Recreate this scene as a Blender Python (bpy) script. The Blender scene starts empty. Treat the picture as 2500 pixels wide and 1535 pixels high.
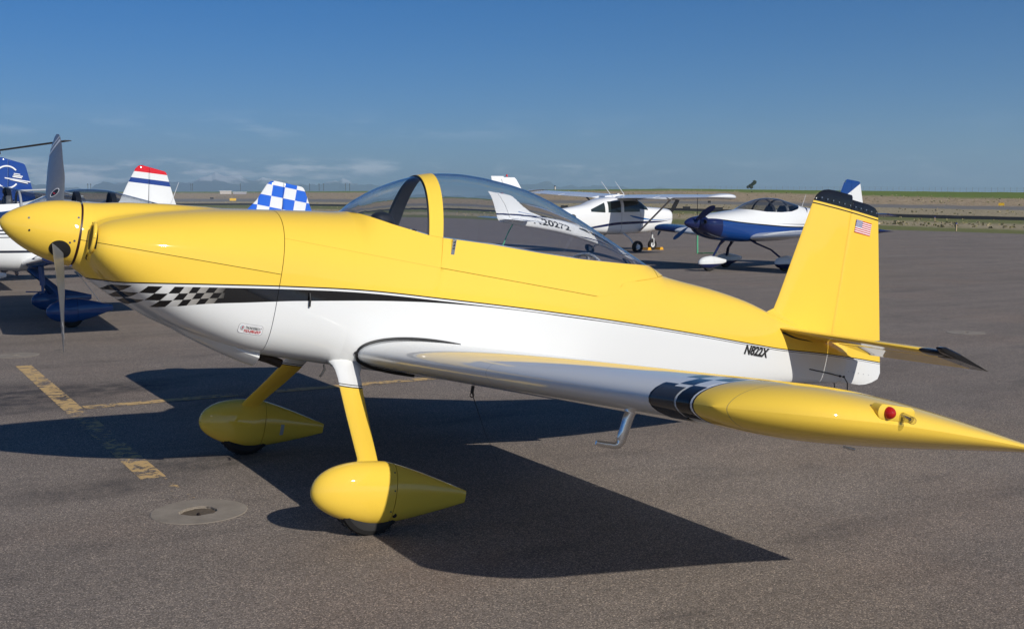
import bpy, bmesh, math, random
from math import sin, cos, pi, radians as R, hypot, atan2, sqrt
from mathutils import Vector, Matrix, noise as mnoise, geometry as mgeo
random.seed(7)
sc = bpy.context.scene
col = sc.collection

# ------------------------------------------------------------------ camera
CAM = Vector((-2.069, -6.182, 1.615))
YAW, PIT, ROL = R(29.74), R(-5.446), R(-0.17)
fwd = Vector((sin(YAW)*cos(PIT), cos(YAW)*cos(PIT), sin(PIT)))
rgt = Vector((cos(YAW), -sin(YAW), 0)); upv = rgt.cross(fwd)
r2 = rgt*cos(ROL)+upv*sin(ROL); u2 = -rgt*sin(ROL)+upv*cos(ROL)
cd = bpy.data.cameras.new('camera'); cam = bpy.data.objects.new('camera', cd); col.objects.link(cam)
cam.matrix_world = Matrix(((r2.x, u2.x, -fwd.x, CAM.x), (r2.y, u2.y, -fwd.y, CAM.y), (r2.z, u2.z, -fwd.z, CAM.z), (0, 0, 0, 1)))
cd.sensor_width = 36; cd.lens = 39.58; cd.clip_start = 0.1; cd.clip_end = 60000
sc.camera = cam
# ------------------------------------------------------------------ light
SAZ, SEL = R(171.1), R(29.5)
SUN = Vector((cos(SEL)*sin(SAZ), cos(SEL)*cos(SAZ), sin(SEL)))
sd = bpy.data.lights.new('sun', 'SUN'); sd.energy = 4.6; sd.angle = R(0.5); sd.color = (1.0, .955, .88)
so = bpy.data.objects.new('sun', sd); col.objects.link(so); so.rotation_euler = SUN.to_track_quat('Z', 'Y').to_euler()
so.location = (0, -20, 20)
w = bpy.data.worlds.new('World'); sc.world = w; w.use_nodes = True
wn = w.node_tree; wn.nodes.clear()
def wnode(t, **k):
    n = wn.nodes.new(t)
    for a, b in k.items(): setattr(n, a, b)
    return n
wo = wnode('ShaderNodeOutputWorld'); bg = wnode('ShaderNodeBackground'); bg.inputs[1].default_value = 0.055
sky = wnode('ShaderNodeTexSky', sky_type='NISHITA', sun_disc=False)
sky.sun_elevation = SEL; sky.sun_rotation = SAZ; sky.altitude = 1700; sky.air_density = 1.0; sky.dust_density = 0.6; sky.ozone_density = 2.2
tc = wnode('ShaderNodeTexCoord'); sx = wnode('ShaderNodeSeparateXYZ'); wn.links.new(tc.outputs['Generated'], sx.inputs[0])
hsv = wnode('ShaderNodeHueSaturation'); hsv.inputs['Saturation'].default_value = 1.30; hsv.inputs['Value'].default_value = 1.0
tint = wnode('ShaderNodeMixRGB', blend_type='MULTIPLY'); tint.inputs[0].default_value = 1; tint.inputs[2].default_value = (.76, .93, 1.25, 1); wn.links.new(sky.outputs[0], tint.inputs[1]); wn.links.new(tint.outputs[0], hsv.inputs['Color'])
# low cloud bank just over the horizon
mp = wnode('ShaderNodeMapping'); mp.inputs['Scale'].default_value = (11, 11, 58); wn.links.new(tc.outputs['Generated'], mp.inputs[0])
nz = wnode('ShaderNodeTexNoise'); nz.inputs['Scale'].default_value = 1.6; nz.inputs['Detail'].default_value = 7; nz.inputs['Roughness'].default_value = .58
wn.links.new(mp.outputs[0], nz.inputs[0])
cr = wnode('ShaderNodeValToRGB'); cr.color_ramp.elements[0].position = .48; cr.color_ramp.elements[1].position = .64
wn.links.new(nz.outputs[0], cr.inputs[0])
er = wnode('ShaderNodeValToRGB'); e = er.color_ramp.elements
e[0].position = .012; e[0].color = (0, 0, 0, 1); e[1].position = .027; e[1].color = (1, 1, 1, 1)
a = e.new(.036); a.color = (.75, .75, .75, 1); a = e.new(.044); a.color = (.0, .0, .0, 1); a = e.new(.056); a.color = (.0, .0, .0, 1); a = e.new(.064); a.color = (.12, .12, .12, 1); a = e.new(.085); a.color = (0, 0, 0, 1)
wn.links.new(sx.outputs[2], er.inputs[0])
mm = wnode('ShaderNodeMath', operation='MULTIPLY'); wn.links.new(cr.outputs[0], mm.inputs[0]); wn.links.new(er.outputs[0], mm.inputs[1])
fr_ = wnode('ShaderNodeMapRange'); fr_.inputs[1].default_value = .30; fr_.inputs[2].default_value = .66; fr_.inputs[3].default_value = .55; fr_.inputs[4].default_value = .10; wn.links.new(sx.outputs[0], fr_.inputs[0])
m2 = wnode('ShaderNodeMath', operation='MULTIPLY'); wn.links.new(mm.outputs[0], m2.inputs[0]); wn.links.new(fr_.outputs[0], m2.inputs[1])
mx = wnode('ShaderNodeMixRGB'); mx.inputs[2].default_value = (44, 42, 42, 1)
wn.links.new(m2.outputs[0], mx.inputs[0]); wn.links.new(hsv.outputs[0], mx.inputs[1]); wn.links.new(mx.outputs[0], bg.inputs[0]); wn.links.new(bg.outputs[0], wo.inputs[0])
sc.view_settings.view_transform = 'Standard'; sc.view_settings.look = 'None'; sc.view_settings.gamma = 1
sc.view_settings.exposure = 0.0; sc.view_settings.use_curve_mapping = False
sc.render.engine = 'CYCLES'; sc.cycles.max_bounces = 10; sc.cycles.transparent_max_bounces = 24
sc.cycles.sample_clamp_indirect = 6; sc.cycles.volume_bounces = 1

# ================================================================== helpers
def mesh(name, vs, fs, mat=None, parent=None, smooth=True, sharp=None, mats=None, fm=None, loc=None):
    me = bpy.data.meshes.new(name); me.from_pydata([tuple(v) for v in vs], [], fs)
    if mats:
        for m in mats: me.materials.append(m)
    elif mat: me.materials.append(mat)
    if fm:
        for p, i in zip(me.polygons, fm): p.material_index = i
    for p in me.polygons: p.use_smooth = smooth
    if smooth and sharp: me.set_sharp_from_angle(angle=R(sharp))
    o = bpy.data.objects.new(name, me); col.objects.link(o)
    if parent: o.parent = parent
    if loc is not None: o.location = loc
    return o
def tag(o, label, cat, group=None, kind=None):
    o['label'] = label; o['category'] = cat
    if group: o['group'] = group
    if kind: o['kind'] = kind
    return o
def empty(name, loc, rot=(0, 0, 0)):
    o = bpy.data.objects.new(name, None); col.objects.link(o); o.location = loc; o.rotation_euler = rot; o.empty_display_size = .2
    return o
def struct(o): o['kind'] = 'structure'; return o
class B:                                   # geometry bag
    def __init__(s): s.v = []; s.f = []; s.m = []
    def add(s, vs, fs, mi=0):
        o = len(s.v); s.v += [tuple(v) for v in vs]; s.f += [tuple(i+o for i in f) for f in fs]; s.m += [mi]*len(fs); return s
    def rings(s, rs, closed=True, cap=True, mi=0):
        n = len(rs[0]); vs = [p for r in rs for p in r]; fs = []
        for i in range(len(rs)-1):
            for j in range(n if closed else n-1):
                a = i*n+j; b = i*n+(j+1) % n; fs.append((a, b, b+n, a+n))
        if cap and closed: fs.append(tuple(range(n-1, -1, -1))); fs.append(tuple(range((len(rs)-1)*n, len(rs)*n)))
        return s.add(vs, fs, mi)
    def box(s, c, d, mi=0, rz=0):
        x, y, z = c; a, b, h = d[0]/2, d[1]/2, d[2]/2
        vs = []
        for k in (-h, h):
            for i, j in ((-a, -b), (a, -b), (a, b), (-a, b)):
                vs.append((x+i*cos(rz)-j*sin(rz), y+i*sin(rz)+j*cos(rz), z+k))
        return s.add(vs, [(3, 2, 1, 0), (4, 5, 6, 7), (0, 1, 5, 4), (1, 2, 6, 5), (2, 3, 7, 6), (3, 0, 4, 7)], mi)
    def tube(s, path, rad, n=10, mi=0, cap=True, sq=1.0):
        P = [Vector(p) for p in path]; rs = []
        ref = None
        for i, p in enumerate(P):
            t = (P[min(i+1, len(P)-1)]-P[max(i-1, 0)]).normalized()
            if ref is None: ref = Vector((0, 0, 1)) if abs(t.z) < .9 else Vector((1, 0, 0))
            u = (ref-t*ref.dot(t)).normalized(); v = t.cross(u); ref = u
            r = rad[i] if hasattr(rad, '__len__') else rad
            rs.append([p+u*(r*cos(2*pi*k/n))+v*(r*sq*sin(2*pi*k/n)) for k in range(n)])
        return s.rings(rs, True, cap, mi)
    def disc(s, c, ax, r, n=16, mi=0, h=.003):
        c = Vector(c); ax = Vector(ax).normalized(); return s.tube([c, c+ax*h], r, n, mi)
    def ell(s, c, r, n=12, mi=0):
        c = Vector(c); rs = []
        for i in range(1, n): 
            t = pi*i/n; rs.append([(c.x+r[0]*sin(t)*cos(2*pi*k/(2*n)), c.y+r[1]*sin(t)*sin(2*pi*k/(2*n)), c.z+r[2]*cos(t)) for k in range(2*n)])
        return s.rings(rs[::-1], True, True, mi)
    def build(s, name, mat=None, parent=None, smooth=True, sharp=35, mats=None, loc=None):
        return mesh(name, s.v, s.f, mat, parent, smooth, sharp, mats, s.m if mats else None, loc)

# ------------------------------------------------------------------ node helper
class NT:
    def __init__(s, name):
        s.m = bpy.data.materials.new(name); s.m.use_nodes = True; s.t = s.m.node_tree; s.t.nodes.clear()
        s.out = s.t.nodes.new('ShaderNodeOutputMaterial'); s.b = s.t.nodes.new('ShaderNodeBsdfPrincipled'); s.t.links.new(s.b.outputs[0], s.out.inputs[0])
        s._xyz = None; s._tc = None
    def n(s, t, **k):
        n = s.t.nodes.new(t)
        for a, b in k.items(): setattr(n, a, b)
        return n
    def put(s, sock, v):
        if isinstance(v, bpy.types.NodeSocket): s.t.links.new(v, sock)
        elif v is not None:
            if hasattr(v, '__len__') and len(v) == 3 and sock.type == 'RGBA': v = (*v, 1)
            sock.default_value = v
    def m_(s, op, a, b=None, c=None, clamp=False):
        n = s.n('ShaderNodeMath', operation=op, use_clamp=clamp); s.put(n.inputs[0], a)
        if b is not None: s.put(n.inputs[1], b)
        if c is not None: s.put(n.inputs[2], c)
        return n.outputs[0]
    def mix(s, f, a, b, mode='MIX'):
        n = s.n('ShaderNodeMixRGB', blend_type=mode); s.put(n.inputs[0], f); s.put(n.inputs[1], a); s.put(n.inputs[2], b); return n.outputs[0]
    def obj(s):
        if s._tc is None: s._tc = s.n('ShaderNodeTexCoord')
        return s._tc.outputs['Object']
    def uv(s):
        if s._tc is None: s._tc = s.n('ShaderNodeTexCoord')
        return s._tc.outputs['UV']
    def xyz(s):
        if s._xyz is None:
            n = s.n('ShaderNodeSeparateXYZ'); s.put(n.inputs[0], s.obj()); s._xyz = n.outputs
        return s._xyz
    def noise(s, scale, detail=4, rough=.5, vec=None, out=0, dist=0):
        n = s.n('ShaderNodeTexNoise'); s.put(n.inputs['Vector'], vec if vec is not None else s.obj())
        n.inputs['Scale'].default_value = scale; n.inputs['Detail'].default_value = detail; n.inputs['Roughness'].default_value = rough; n.inputs['Distortion'].default_value = dist
        return n.outputs[out]
    def vor(s, scale, vec=None, feature='F1', out=0):
        n = s.n('ShaderNodeTexVoronoi', feature=feature); s.put(n.inputs['Vector'], vec if vec is not None else s.obj()); n.inputs['Scale'].default_value = scale
        return n.outputs[out]
    def ramp(s, f, pts):
        n = s.n('ShaderNodeValToRGB'); el = n.color_ramp.elements
        while len(el) > 1: el.remove(el[0])
        el[0].position = pts[0][0]; c = pts[0][1]; el[0].color = (*c, 1) if hasattr(c, '__len__') else (c, c, c, 1)
        for p, c in pts[1:]:
            k = el.new(p); k.color = (*c, 1) if hasattr(c, '__len__') else (c, c, c, 1)
        s.put(n.inputs[0], f); return n.outputs[0]
    def mapv(s, vec, scale=(1, 1, 1), loc=(0, 0, 0), rot=(0, 0, 0)):
        n = s.n('ShaderNodeMapping'); s.put(n.inputs[0], vec); n.inputs['Scale'].default_value = scale; n.inputs['Location'].default_value = loc; n.inputs['Rotation'].default_value = rot
        return n.outputs[0]
    def fc(s, x, pts, x0, x1, y0=-.5, y1=.5):   # curve through points, as a Float Curve
        n = s.n('ShaderNodeFloatCurve'); cu = n.mapping.curves[0]
        P = [((a-x0)/(x1-x0), (b-y0)/(y1-y0)) for a, b in pts]
        cu.points[0].location = P[0]; cu.points[1].location = P[-1]
        for p in P[1:-1]: cu.points.new(*p)
        for p in cu.points: p.handle_type = 'AUTO'
        n.mapping.update()
        s.put(n.inputs['Value'], s.m_('DIVIDE', s.m_('SUBTRACT', x, x0), x1-x0, clamp=True))
        return s.m_('ADD', s.m_('MULTIPLY', n.outputs[0], y1-y0), y0)
    def bump(s, h, strength=.3, dist=.01):
        n = s.n('ShaderNodeBump'); s.put(n.inputs['Height'], h); n.inputs['Strength'].default_value = strength; n.inputs['Distance'].default_value = dist
        s.t.links.new(n.outputs[0], s.b.inputs['Normal'])
    def set(s, color=None, rough=None, metal=None, coat=None, spec=None, alpha=None):
        if color is not None: s.put(s.b.inputs['Base Color'], color)
        if rough is not None: s.put(s.b.inputs['Roughness'], rough)
        if metal is not None: s.put(s.b.inputs['Metallic'], metal)
        if coat is not None: s.put(s.b.inputs['Coat Weight'], coat); s.b.inputs['Coat Roughness'].default_value = .035
        if coat: s.b.inputs['Roughness'].default_value = .75; s.b.inputs['Specular IOR Level'].default_value = .12; return s.m
        if spec is not None: s.put(s.b.inputs['Specular IOR Level'], spec)
        return s.m
YEL = (.87, .575, .062); WHT = (.72, .725, .71); BLK = (.004, .004, .005)
def paint(name, c, rough=.35, coat=1.0, spec=.5, var=.03):
    t = NT(name); n = t.noise(9, 4)
    cc = t.mix(n, tuple(x*(1-var) for x in c), tuple(min(1, x*(1+var)) for x in c))
    return t.set(cc, rough, 0, coat, spec)
def plain(name, c, rough=.5, metal=0, coat=0, ns=30, var=.15):
    t = NT(name); n = t.noise(ns, 5)
    return t.set(t.mix(n, tuple(x*(1-var) for x in c), tuple(min(1, x*(1+var)) for x in c)), rough, metal, coat)
M_yel = paint('yellow_gloss_paint', YEL); M_wht = paint('white_gloss_paint', WHT); M_blk = paint('black_gloss_paint', BLK)
M_dark = plain('dark_recess', (.008, .008, .008), .7)
M_rub = plain('tyre_rubber', (.013, .0125, .012), .8)
M_met = plain('brushed_metal', (.55, .56, .58), .25, 1)
M_chr = plain('polished_steel', (.62, .63, .65), .12, 1)
M_blade = plain('grey_blade', (.24, .25, .26), .3, .45, 0)
M_int = plain('cockpit_grey_fabric', (.10, .105, .11), .8)
M_intd = plain('cockpit_black_vinyl', (.02, .021, .023), .45)
M_seal = plain('black_rubber_seal', (.01, .01, .01), .5)
def glass(name, tint, edge, refl=1.0):
    m = bpy.data.materials.new(name); m.use_nodes = True; t = m.node_tree; t.nodes.clear()
    o = t.nodes.new('ShaderNodeOutputMaterial'); tr = t.nodes.new('ShaderNodeBsdfTransparent'); gl = t.nodes.new('ShaderNodeBsdfGlossy'); gl.inputs['Roughness'].default_value = .015
    fr = t.nodes.new('ShaderNodeFresnel'); ge = t.nodes.new('ShaderNodeNewGeometry'); im = t.nodes.new('ShaderNodeMapRange'); im.inputs[3].default_value = 1.49; im.inputs[4].default_value = 1/1.49; t.links.new(ge.outputs['Backfacing'], im.inputs[0]); t.links.new(im.outputs[0], fr.inputs[0])
    lw = t.nodes.new('ShaderNodeLayerWeight'); lw.inputs[0].default_value = .35
    cx = t.nodes.new('ShaderNodeMixRGB'); cx.inputs[1].default_value = (*tint, 1); cx.inputs[2].default_value = (*edge, 1); t.links.new(lw.outputs['Facing'], cx.inputs[0]); t.links.new(cx.outputs[0], tr.inputs[0])
    ml = t.nodes.new('ShaderNodeMath'); ml.operation = 'MULTIPLY'; ml.inputs[1].default_value = refl; t.links.new(fr.outputs[0], ml.inputs[0])
    mi = t.nodes.new('ShaderNodeMixShader'); t.links.new(ml.outputs[0], mi.inputs[0]); t.links.new(tr.outputs[0], mi.inputs[1]); t.links.new(gl.outputs[0], mi.inputs[2]); t.links.new(mi.outputs[0], o.inputs[0])
    return m
M_can = glass('tinted_canopy_acrylic', (.84, .855, .87), (.60, .63, .67), 1.5)
M_dk_ = glass('dark_cabin_glass', (.22, .28, .27), (.08, .1, .1))

# ================================================================== body sections
def ip(t, x):
    if x <= t[0][0]: return list(t[0][1:])
    for a, b in zip(t, t[1:]):
        if x <= b[0]:
            f = (x-a[0])/(b[0]-a[0]); return [p+(q-p)*f for p, q in zip(a[1:], b[1:])]
    return list(t[-1][1:])
def ip1(t, x): return ip(t, x)[0]
MAIN = [(.372,.10,-.12,.12,-.03,2,2),(.405,.12,-.16,.16,-.03,2.2,2.2),(.412,.04,-.10,.26,-.03,2.6,2.4),(.42,.065,-.125,.298,-.03,2.6,2.4),(.44,.085,-.15,.328,-.03,2.5,2.4),(.48,.108,-.185,.352,-.035,2.4,2.4),(.55,.135,-.235,.370,-.04,2.35,2.45),
(.75,.195,-.335,.394,-.04,2.35,2.9),(1.0,.255,-.42,.406,-.04,2.35,3.5),(1.35,.322,-.478,.412,-.04,2.35,4.2),(1.6,.365,-.482,.405,-.04,2.3,4.2),(1.774,.397,-.482,.398,-.04,2.25,4.6),
(1.862,.488,-.482,.395,-.04,2.15,4.8),(1.954,.564,-.482,.393,-.04,2.08,5),(2.075,.639,-.482,.391,-.04,2.05,5),(2.228,.709,-.482,.389,-.04,2.05,5),(2.362,.748,-.482,.388,-.04,2.05,5),(2.53,.774,-.482,.387,-.04,2.05,5),(2.68,.781,-.482,.386,-.04,2.05,5),(2.80,.780,-.48,.384,-.04,2.05,5),(2.921,.772,-.478,.381,-.04,2.05,5),(3.083,.746,-.472,.377,-.04,2.05,5),(3.253,.702,-.465,.370,-.04,2.05,5),(3.428,.648,-.455,.36,-.04,2.05,5),(3.607,.588,-.443,.345,-.04,2.05,5),(3.791,.526,-.428,.325,-.035,2.1,5),(3.98,.462,-.41,.302,-.03,2.15,5),
(4.136,.412,-.392,.284,-.02,2.2,4.6),(4.55,.393,-.335,.236,0,2.2,4.2),(4.87,.363,-.28,.195,.01,2.2,4),(5.20,.30,-.215,.15,.02,2.2,4),(5.6,.24,-.155,.098,.03,2.2,4),(5.95,.20,-.11,.05,.04,2.2,4),(5.99,.19,-.10,.035,.04,2.2,3)]
HUMP = [(.372,.168,-.167,.167,-.03,2,2),(.45,.180,-.215,.170,-.03,2,2.1),(.58,.209,-.282,.178,-.03,2,2.3),(.79,.243,-.370,.190,-.03,2,2.4),(1.01,.268,-.432,.20,-.03,2,2.4),(1.25,.27,-.455,.17,-.03,2,2.4),(1.5,.20,-.3,.1,-.03,2,2)]
def srad(s, th):
    zt, zb, hw, zm, pu, pl = s; c = cos(th); n = abs(sin(th))
    h, p = ((zt-zm), pu) if c >= 0 else ((zm-zb), pl)
    return ((n/hw)**p+(abs(c)/h)**p)**(-1/p)
def pchip(t):
    n = len(t); m = len(t[0])-1; D = []
    for j in range(1, m+1):
        dl = [(t[i+1][j]-t[i][j])/(t[i+1][0]-t[i][0]) for i in range(n-1)]; d = [dl[0]]
        for i in range(1, n-1):
            a, b = dl[i-1], dl[i]; h0, h1 = t[i][0]-t[i-1][0], t[i+1][0]-t[i][0]
            d.append(0 if a*b <= 0 else (3*(h0+h1))/((2*h1+h0)/a+(h1+2*h0)/b))
        d.append(dl[-1]); D.append(d)
    return D
def ipc(t, D, x):
    if x <= t[0][0]: return list(t[0][1:])
    if x >= t[-1][0]: return list(t[-1][1:])
    for i in range(len(t)-1):
        if x <= t[i+1][0]: break
    h = t[i+1][0]-t[i][0]; f = (x-t[i][0])/h; a = (1+2*f)*(1-f)**2; b = f*(1-f)**2; c = f*f*(3-2*f); e = f*f*(f-1)
    return [a*t[i][j+1]+b*h*D[j][i]+c*t[i+1][j+1]+e*h*D[j][i+1] for j in range(len(D))]
class Body:
    def __init__(s, tab, hump=None, hx=1.5):
        s.t = tab; s.h = hump; s.hx = hx; s.D = pchip(tab); s.c = {}
    def sec(s, x):
        if x not in s.c: s.c[x] = ipc(s.t, s.D, x)
        return s.c[x]
    def pt(s, x, th, off=0):
        a = s.sec(x); r = srad(a, th)
        if s.h and x < s.hx:
            h = ip(s.h, x); h[3] = a[3]; b = srad(h, th); r = .5*(r+b+sqrt((r-b)**2+.012**2))
        r += off
        return (x, -r*sin(th), a[3]+r*cos(th))
    def th(s, x, z, side=1):             # angle from the top (port) whose height is z
        if s.pt(x, 0)[2] <= z: return 0.0
        lo, hi = 0.0, pi
        for _ in range(40):
            m = (lo+hi)/2
            if s.pt(x, m)[2] > z: lo = m
            else: hi = m
        return lo
    def yat(s, x, z): return -abs(s.pt(x, s.th(x, z))[1])
    def patch(s, bag, xs, f0, f1, n=24, off=0, lip=0, mi=0):
        """grid from angle f0(x) to f1(x); lip>0 folds the borders inward by that depth"""
        rows = []
        for x in xs:
            a, b = f0(x), f1(x); r = []
            if lip: r.append(s.pt(x, a, off-lip))
            for k in range(n+1): r.append(s.pt(x, a+(b-a)*k/n, off))
            if lip: r.append(s.pt(x, b, off-lip))
            rows.append(r)
        if lip:
            for end, x in ((0, xs[0]), (-1, xs[-1])):
                a, b = f0(x), f1(x); r = [s.pt(x, a, off-lip)]+[s.pt(x, a+(b-a)*k/n, off-lip) for k in range(n+1)]+[s.pt(x, b, off-lip)]
                if end == 0: rows.insert(0, r)
                else: rows.append(r)
        return bag.rings(rows, False, False, mi)
def frange(a, b, st):
    n = max(1, int(math.ceil((b-a)/st))); return [a+(b-a)*i/n for i in range(n+1)]

# ================================================================== paint of the yellow aeroplane
L1 = [(.40,-.22),(.433,-.215),(.472,-.213),(.537,-.207),(.649,-.189),(.79,-.167),(1.086,-.124),(1.364,-.086),(1.503,-.069),(1.70,-.046),(1.861,-.031),(2.05,-.018),(2.243,-.008),(2.472,.004),(2.79,.020),(3.115,.033),(3.568,.047),(4.309,.059),(4.937,.061),(5.164,.063),(5.75,.090),(6.6,.10)]
L3 = [(.40,-.345),(.50,-.335),(.621,-.320),(.669,-.314),(.737,-.305),(.845,-.279),(.986,-.241),(1.226,-.194),(1.34,-.172),(1.45,-.152),(1.55,-.136),(1.70,-.112),(1.881,-.084),(2.12,-.052),(2.269,-.035),(2.476,-.017),(2.7,-.002),(2.91,.009),(3.2,.018),(3.568,.031),(4.309,.044),(4.937,.047),(5.164,.049),(5.75,.077),(6.6,.088)]
def main_paint():
    t = NT('yellow_white_aeroplane_paint'); X, Y, Z = t.xyz()
    l1 = t.fc(X, L1, .4, 6.6); l3 = t.fc(X, L3, .4, 6.6)
    d = t.m_('SUBTRACT', Z, l1)                      # above line
    gap = t.m_('MAXIMUM', t.m_('MULTIPLY', t.m_('SUBTRACT', .0165, t.m_('MULTIPLY', X, .0013)), -1), -.0165)
    lw = t.m_('ADD', l1, gap)
    # checker in the band
    v = t.m_('DIVIDE', t.m_('SUBTRACT', lw, Z), t.m_('MAXIMUM', t.m_('SUBTRACT', lw, l3), .004))
    row = t.m_('FLOOR', t.m_('MULTIPLY', v, 3))
    u = t.m_('ADD', X, t.m_('MULTIPLY', d, -.78))
    u = t.m_('DIVIDE', t.m_('SUBTRACT', u, .30), t.fc(X, [(.4, .058), (.7, .068), (1.0, .058), (1.4, .05), (6.6, .05)], .4, 6.6, 0, .2))
    par = t.m_('ABSOLUTE', t.m_('MODULO', t.m_('ADD', t.m_('FLOOR', u), row), 2))
    fade = t.m_('DIVIDE', t.m_('SUBTRACT', X, .80), .28, clamp=True)
    wc = t.mix(fade, (.74, .74, .72), BLK); wc = t.mix(t.m_('MULTIPLY', t.m_('MULTIPLY', fade, t.m_('SUBTRACT', 1, fade)), 1.6), wc, (.22, .18, .13)); wc = t.mix(t.m_('GREATER_THAN', X, 1.07), wc, BLK)
    chk = t.mix(par, BLK, wc)
    low = t.m_('LESS_THAN', Z, l3)
    c = t.mix(low, chk, WHT)
    white_gap = t.m_('GREATER_THAN', Z, lw); c = t.mix(white_gap, c, WHT)
    pin = t.m_('GREATER_THAN', d, -.0035); c = t.mix(pin, c, BLK)
    n = t.noise(2.5, 3); y = t.mix(n, tuple(a*.97 for a in YEL), tuple(a*1.02 for a in YEL))
    up = t.m_('GREATER_THAN', d, .0035); c = t.mix(up, c, y)
    ln = t.m_('MULTIPLY', t.m_('LESS_THAN', t.m_('ABSOLUTE', t.m_('SUBTRACT', Z, .1675)), .0012), t.m_('MULTIPLY', t.m_('GREATER_THAN', X, 1.35), t.m_('LESS_THAN', X, 2.29))); c = t.mix(t.m_('MULTIPLY', ln, .45), c, (.25, .15, .01))
    wv = t.noise(2.2, 2, .4)
    t.bump(wv, .10, .02)
    return t.set(c, .34, 0, 1.0, .5)
M_main = main_paint()
def fin_paint():
    t = NT('yellow_fin_paint'); X, Y, Z = t.xyz()
    c = t.mix(t.noise(3, 3), tuple(a*.97 for a in YEL), tuple(a*1.02 for a in YEL))
    l1 = t.fc(X, L1, .4, 6.6)
    c = t.mix(t.m_('GREATER_THAN', Z, 1.172), c, BLK)
    c = t.mix(t.m_('GREATER_THAN', Z, 1.181), c, YEL)
    c = t.mix(t.m_('GREATER_THAN', Z, 1.196), c, BLK)
    c = t.mix(t.m_('LESS_THAN', Z, t.m_('ADD', l1, .0035)), c, BLK)
    c = t.mix(t.m_('LESS_THAN', Z, t.m_('SUBTRACT', l1, .0035)), c, WHT)
    c = t.mix(t.m_('LESS_THAN', Z, t.m_('SUBTRACT', l1, .011)), c, BLK)
    c = t.mix(t.m_('LESS_THAN', Z, t.m_('SUBTRACT', l1, .014)), c, WHT)
    t.bump(t.noise(3.0, 2, .4), .12, .02)
    return t.set(c, .34, 0, 1.0)
M_fin = fin_paint()
YJ = 1.84
def wing_paint():
    t = NT('white_wing_paint_with_checks'); X, Y, Z = t.xyz(); ay = t.m_('ABSOLUTE', Y)
    c = t.mix(t.noise(3, 3), tuple(a*.98 for a in WHT), WHT)
    u = t.m_('FLOOR', t.m_('DIVIDE', t.m_('SUBTRACT', ay, 3.02), .076)); v = t.m_('FLOOR', t.m_('DIVIDE', t.m_('ADD', X, .02), .085))
    par = t.m_('ABSOLUTE', t.m_('MODULO', t.m_('ADD', u, v), 2)); chk = t.mix(par, BLK, WHT)
    c = t.mix(t.m_('GREATER_THAN', ay, 3.02), c, chk)
    c = t.mix(t.m_('GREATER_THAN', ay, 3.248), c, WHT); c = t.mix(t.m_('GREATER_THAN', ay, 3.258), c, BLK); c = t.mix(t.m_('GREATER_THAN', ay, 3.266), c, YEL)
    for y0, k in ((YJ, .45), (3.40, .5), (.46, .35)):
        c = t.mix(t.m_('MULTIPLY', t.m_('LESS_THAN', t.m_('ABSOLUTE', t.m_('SUBTRACT', ay, y0)), .0016), k), c, (.16, .14, .10))
    t.bump(t.noise(2.0, 2, .4, vec=t.mapv(t.obj(), (1, .35, 1))), .06, .02)
    return t.set(c, .30, 0, 1.0)
M_wing = wing_paint()
def leg_paint():
    t = NT('gear_leg_paint'); X, Y, Z = t.xyz()
    c = t.mix(t.m_('GREATER_THAN', Z, -.565), YEL, BLK); c = t.mix(t.m_('GREATER_THAN', Z, -.560), c, WHT); c = t.mix(t.m_('GREATER_THAN', Z, -.553), c, BLK); c = t.mix(t.m_('GREATER_THAN', Z, -.549), c, WHT)
    return t.set(c, .35, 0, 1)
M_leg = leg_paint()
def tailtip_paint():
    t = NT('tailplane_paint'); X, Y, Z = t.xyz(); ay = t.m_('ABSOLUTE', Y)
    c = t.mix(t.m_('GREATER_THAN', ay, 1.045), YEL, BLK)
    return t.set(c, .34, 0, 1)
M_hs = tailtip_paint()

# ------------------------------------------------------------------ shared aerofoil shapes
def naca(u, t=.135, cam=.018):
    u = min(max(u, 0), 1); th = 5*t*(.2969*sqrt(u)-.126*u-.3516*u*u+.2843*u**3-.1036*u**4)
    yc = cam/(.4**2)*(2*.4*u-u*u) if u < .4 else cam/(.6**2)*((1-.8)+.8*u-u*u)
    return yc+th, yc-th
def foil_ring(x0, ch, y, z0, u0=0., u1=1., n=18, t=.135, cam=.018, inc=0., blunt=0):
    us = [u0+(u1-u0)*(1-cos(pi*k/n))/2 for k in range(n+1)]
    if u0 > 0: us = [u0, u0+.018]+[u0+.04+(u1-u0-.04)*k/(n-2) for k in range(n-1)]
    top = [(u, naca(u, t, cam)[0]) for u in us]; bot = [(u, naca(u, t, cam)[1]) for u in us]
    P = top[::-1]+(bot[1:] if u0 == 0 else bot)
    if u1 < 1 or True: P = P[:]
    out = []
    if u0 > 0:                      # rounded nose that tucks into the cove of the fixed panel
        hi = top[0][1]; lo = bot[0][1]; mid = (hi+lo)/2; P = [(u, mid+(h-mid)*(.55 if abs(u-u0) < 1e-6 else 1)) for u, h in P]
    for u, h in P: out.append((x0+u*ch*cos(inc)+h*ch*sin(inc), y, z0+h*ch*cos(inc)-u*ch*sin(inc)))
    return out
def fin_surface(bag, st, prof, nu=12, orient='fin', mi=0):
    """st: list (v, xa, xb, halfthick, off); prof(u) half thickness factor"""
    rs = []
    for v, xa, xb, t, off in st:
        us = [(1-cos(pi*k/nu))/2 for k in range(nu+1)]; r = []
        for u in us: r.append((xa+(xb-xa)*u, t*prof(u)))
        r += [(a, -b) for a, b in r[::-1]]
        if orient == 'fin': rs.append([(a, off+b, v) for a, b in r])
        else: rs.append([(a, v, off+b) for a, b in r])
    return bag.rings(rs, True, True, mi)
def P_fixed(u): return min(1, (2.2*u)**.5 if u < .2 else .66+.34*min(1, (u-.2)/.4)) if u < 1 else .96
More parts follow.
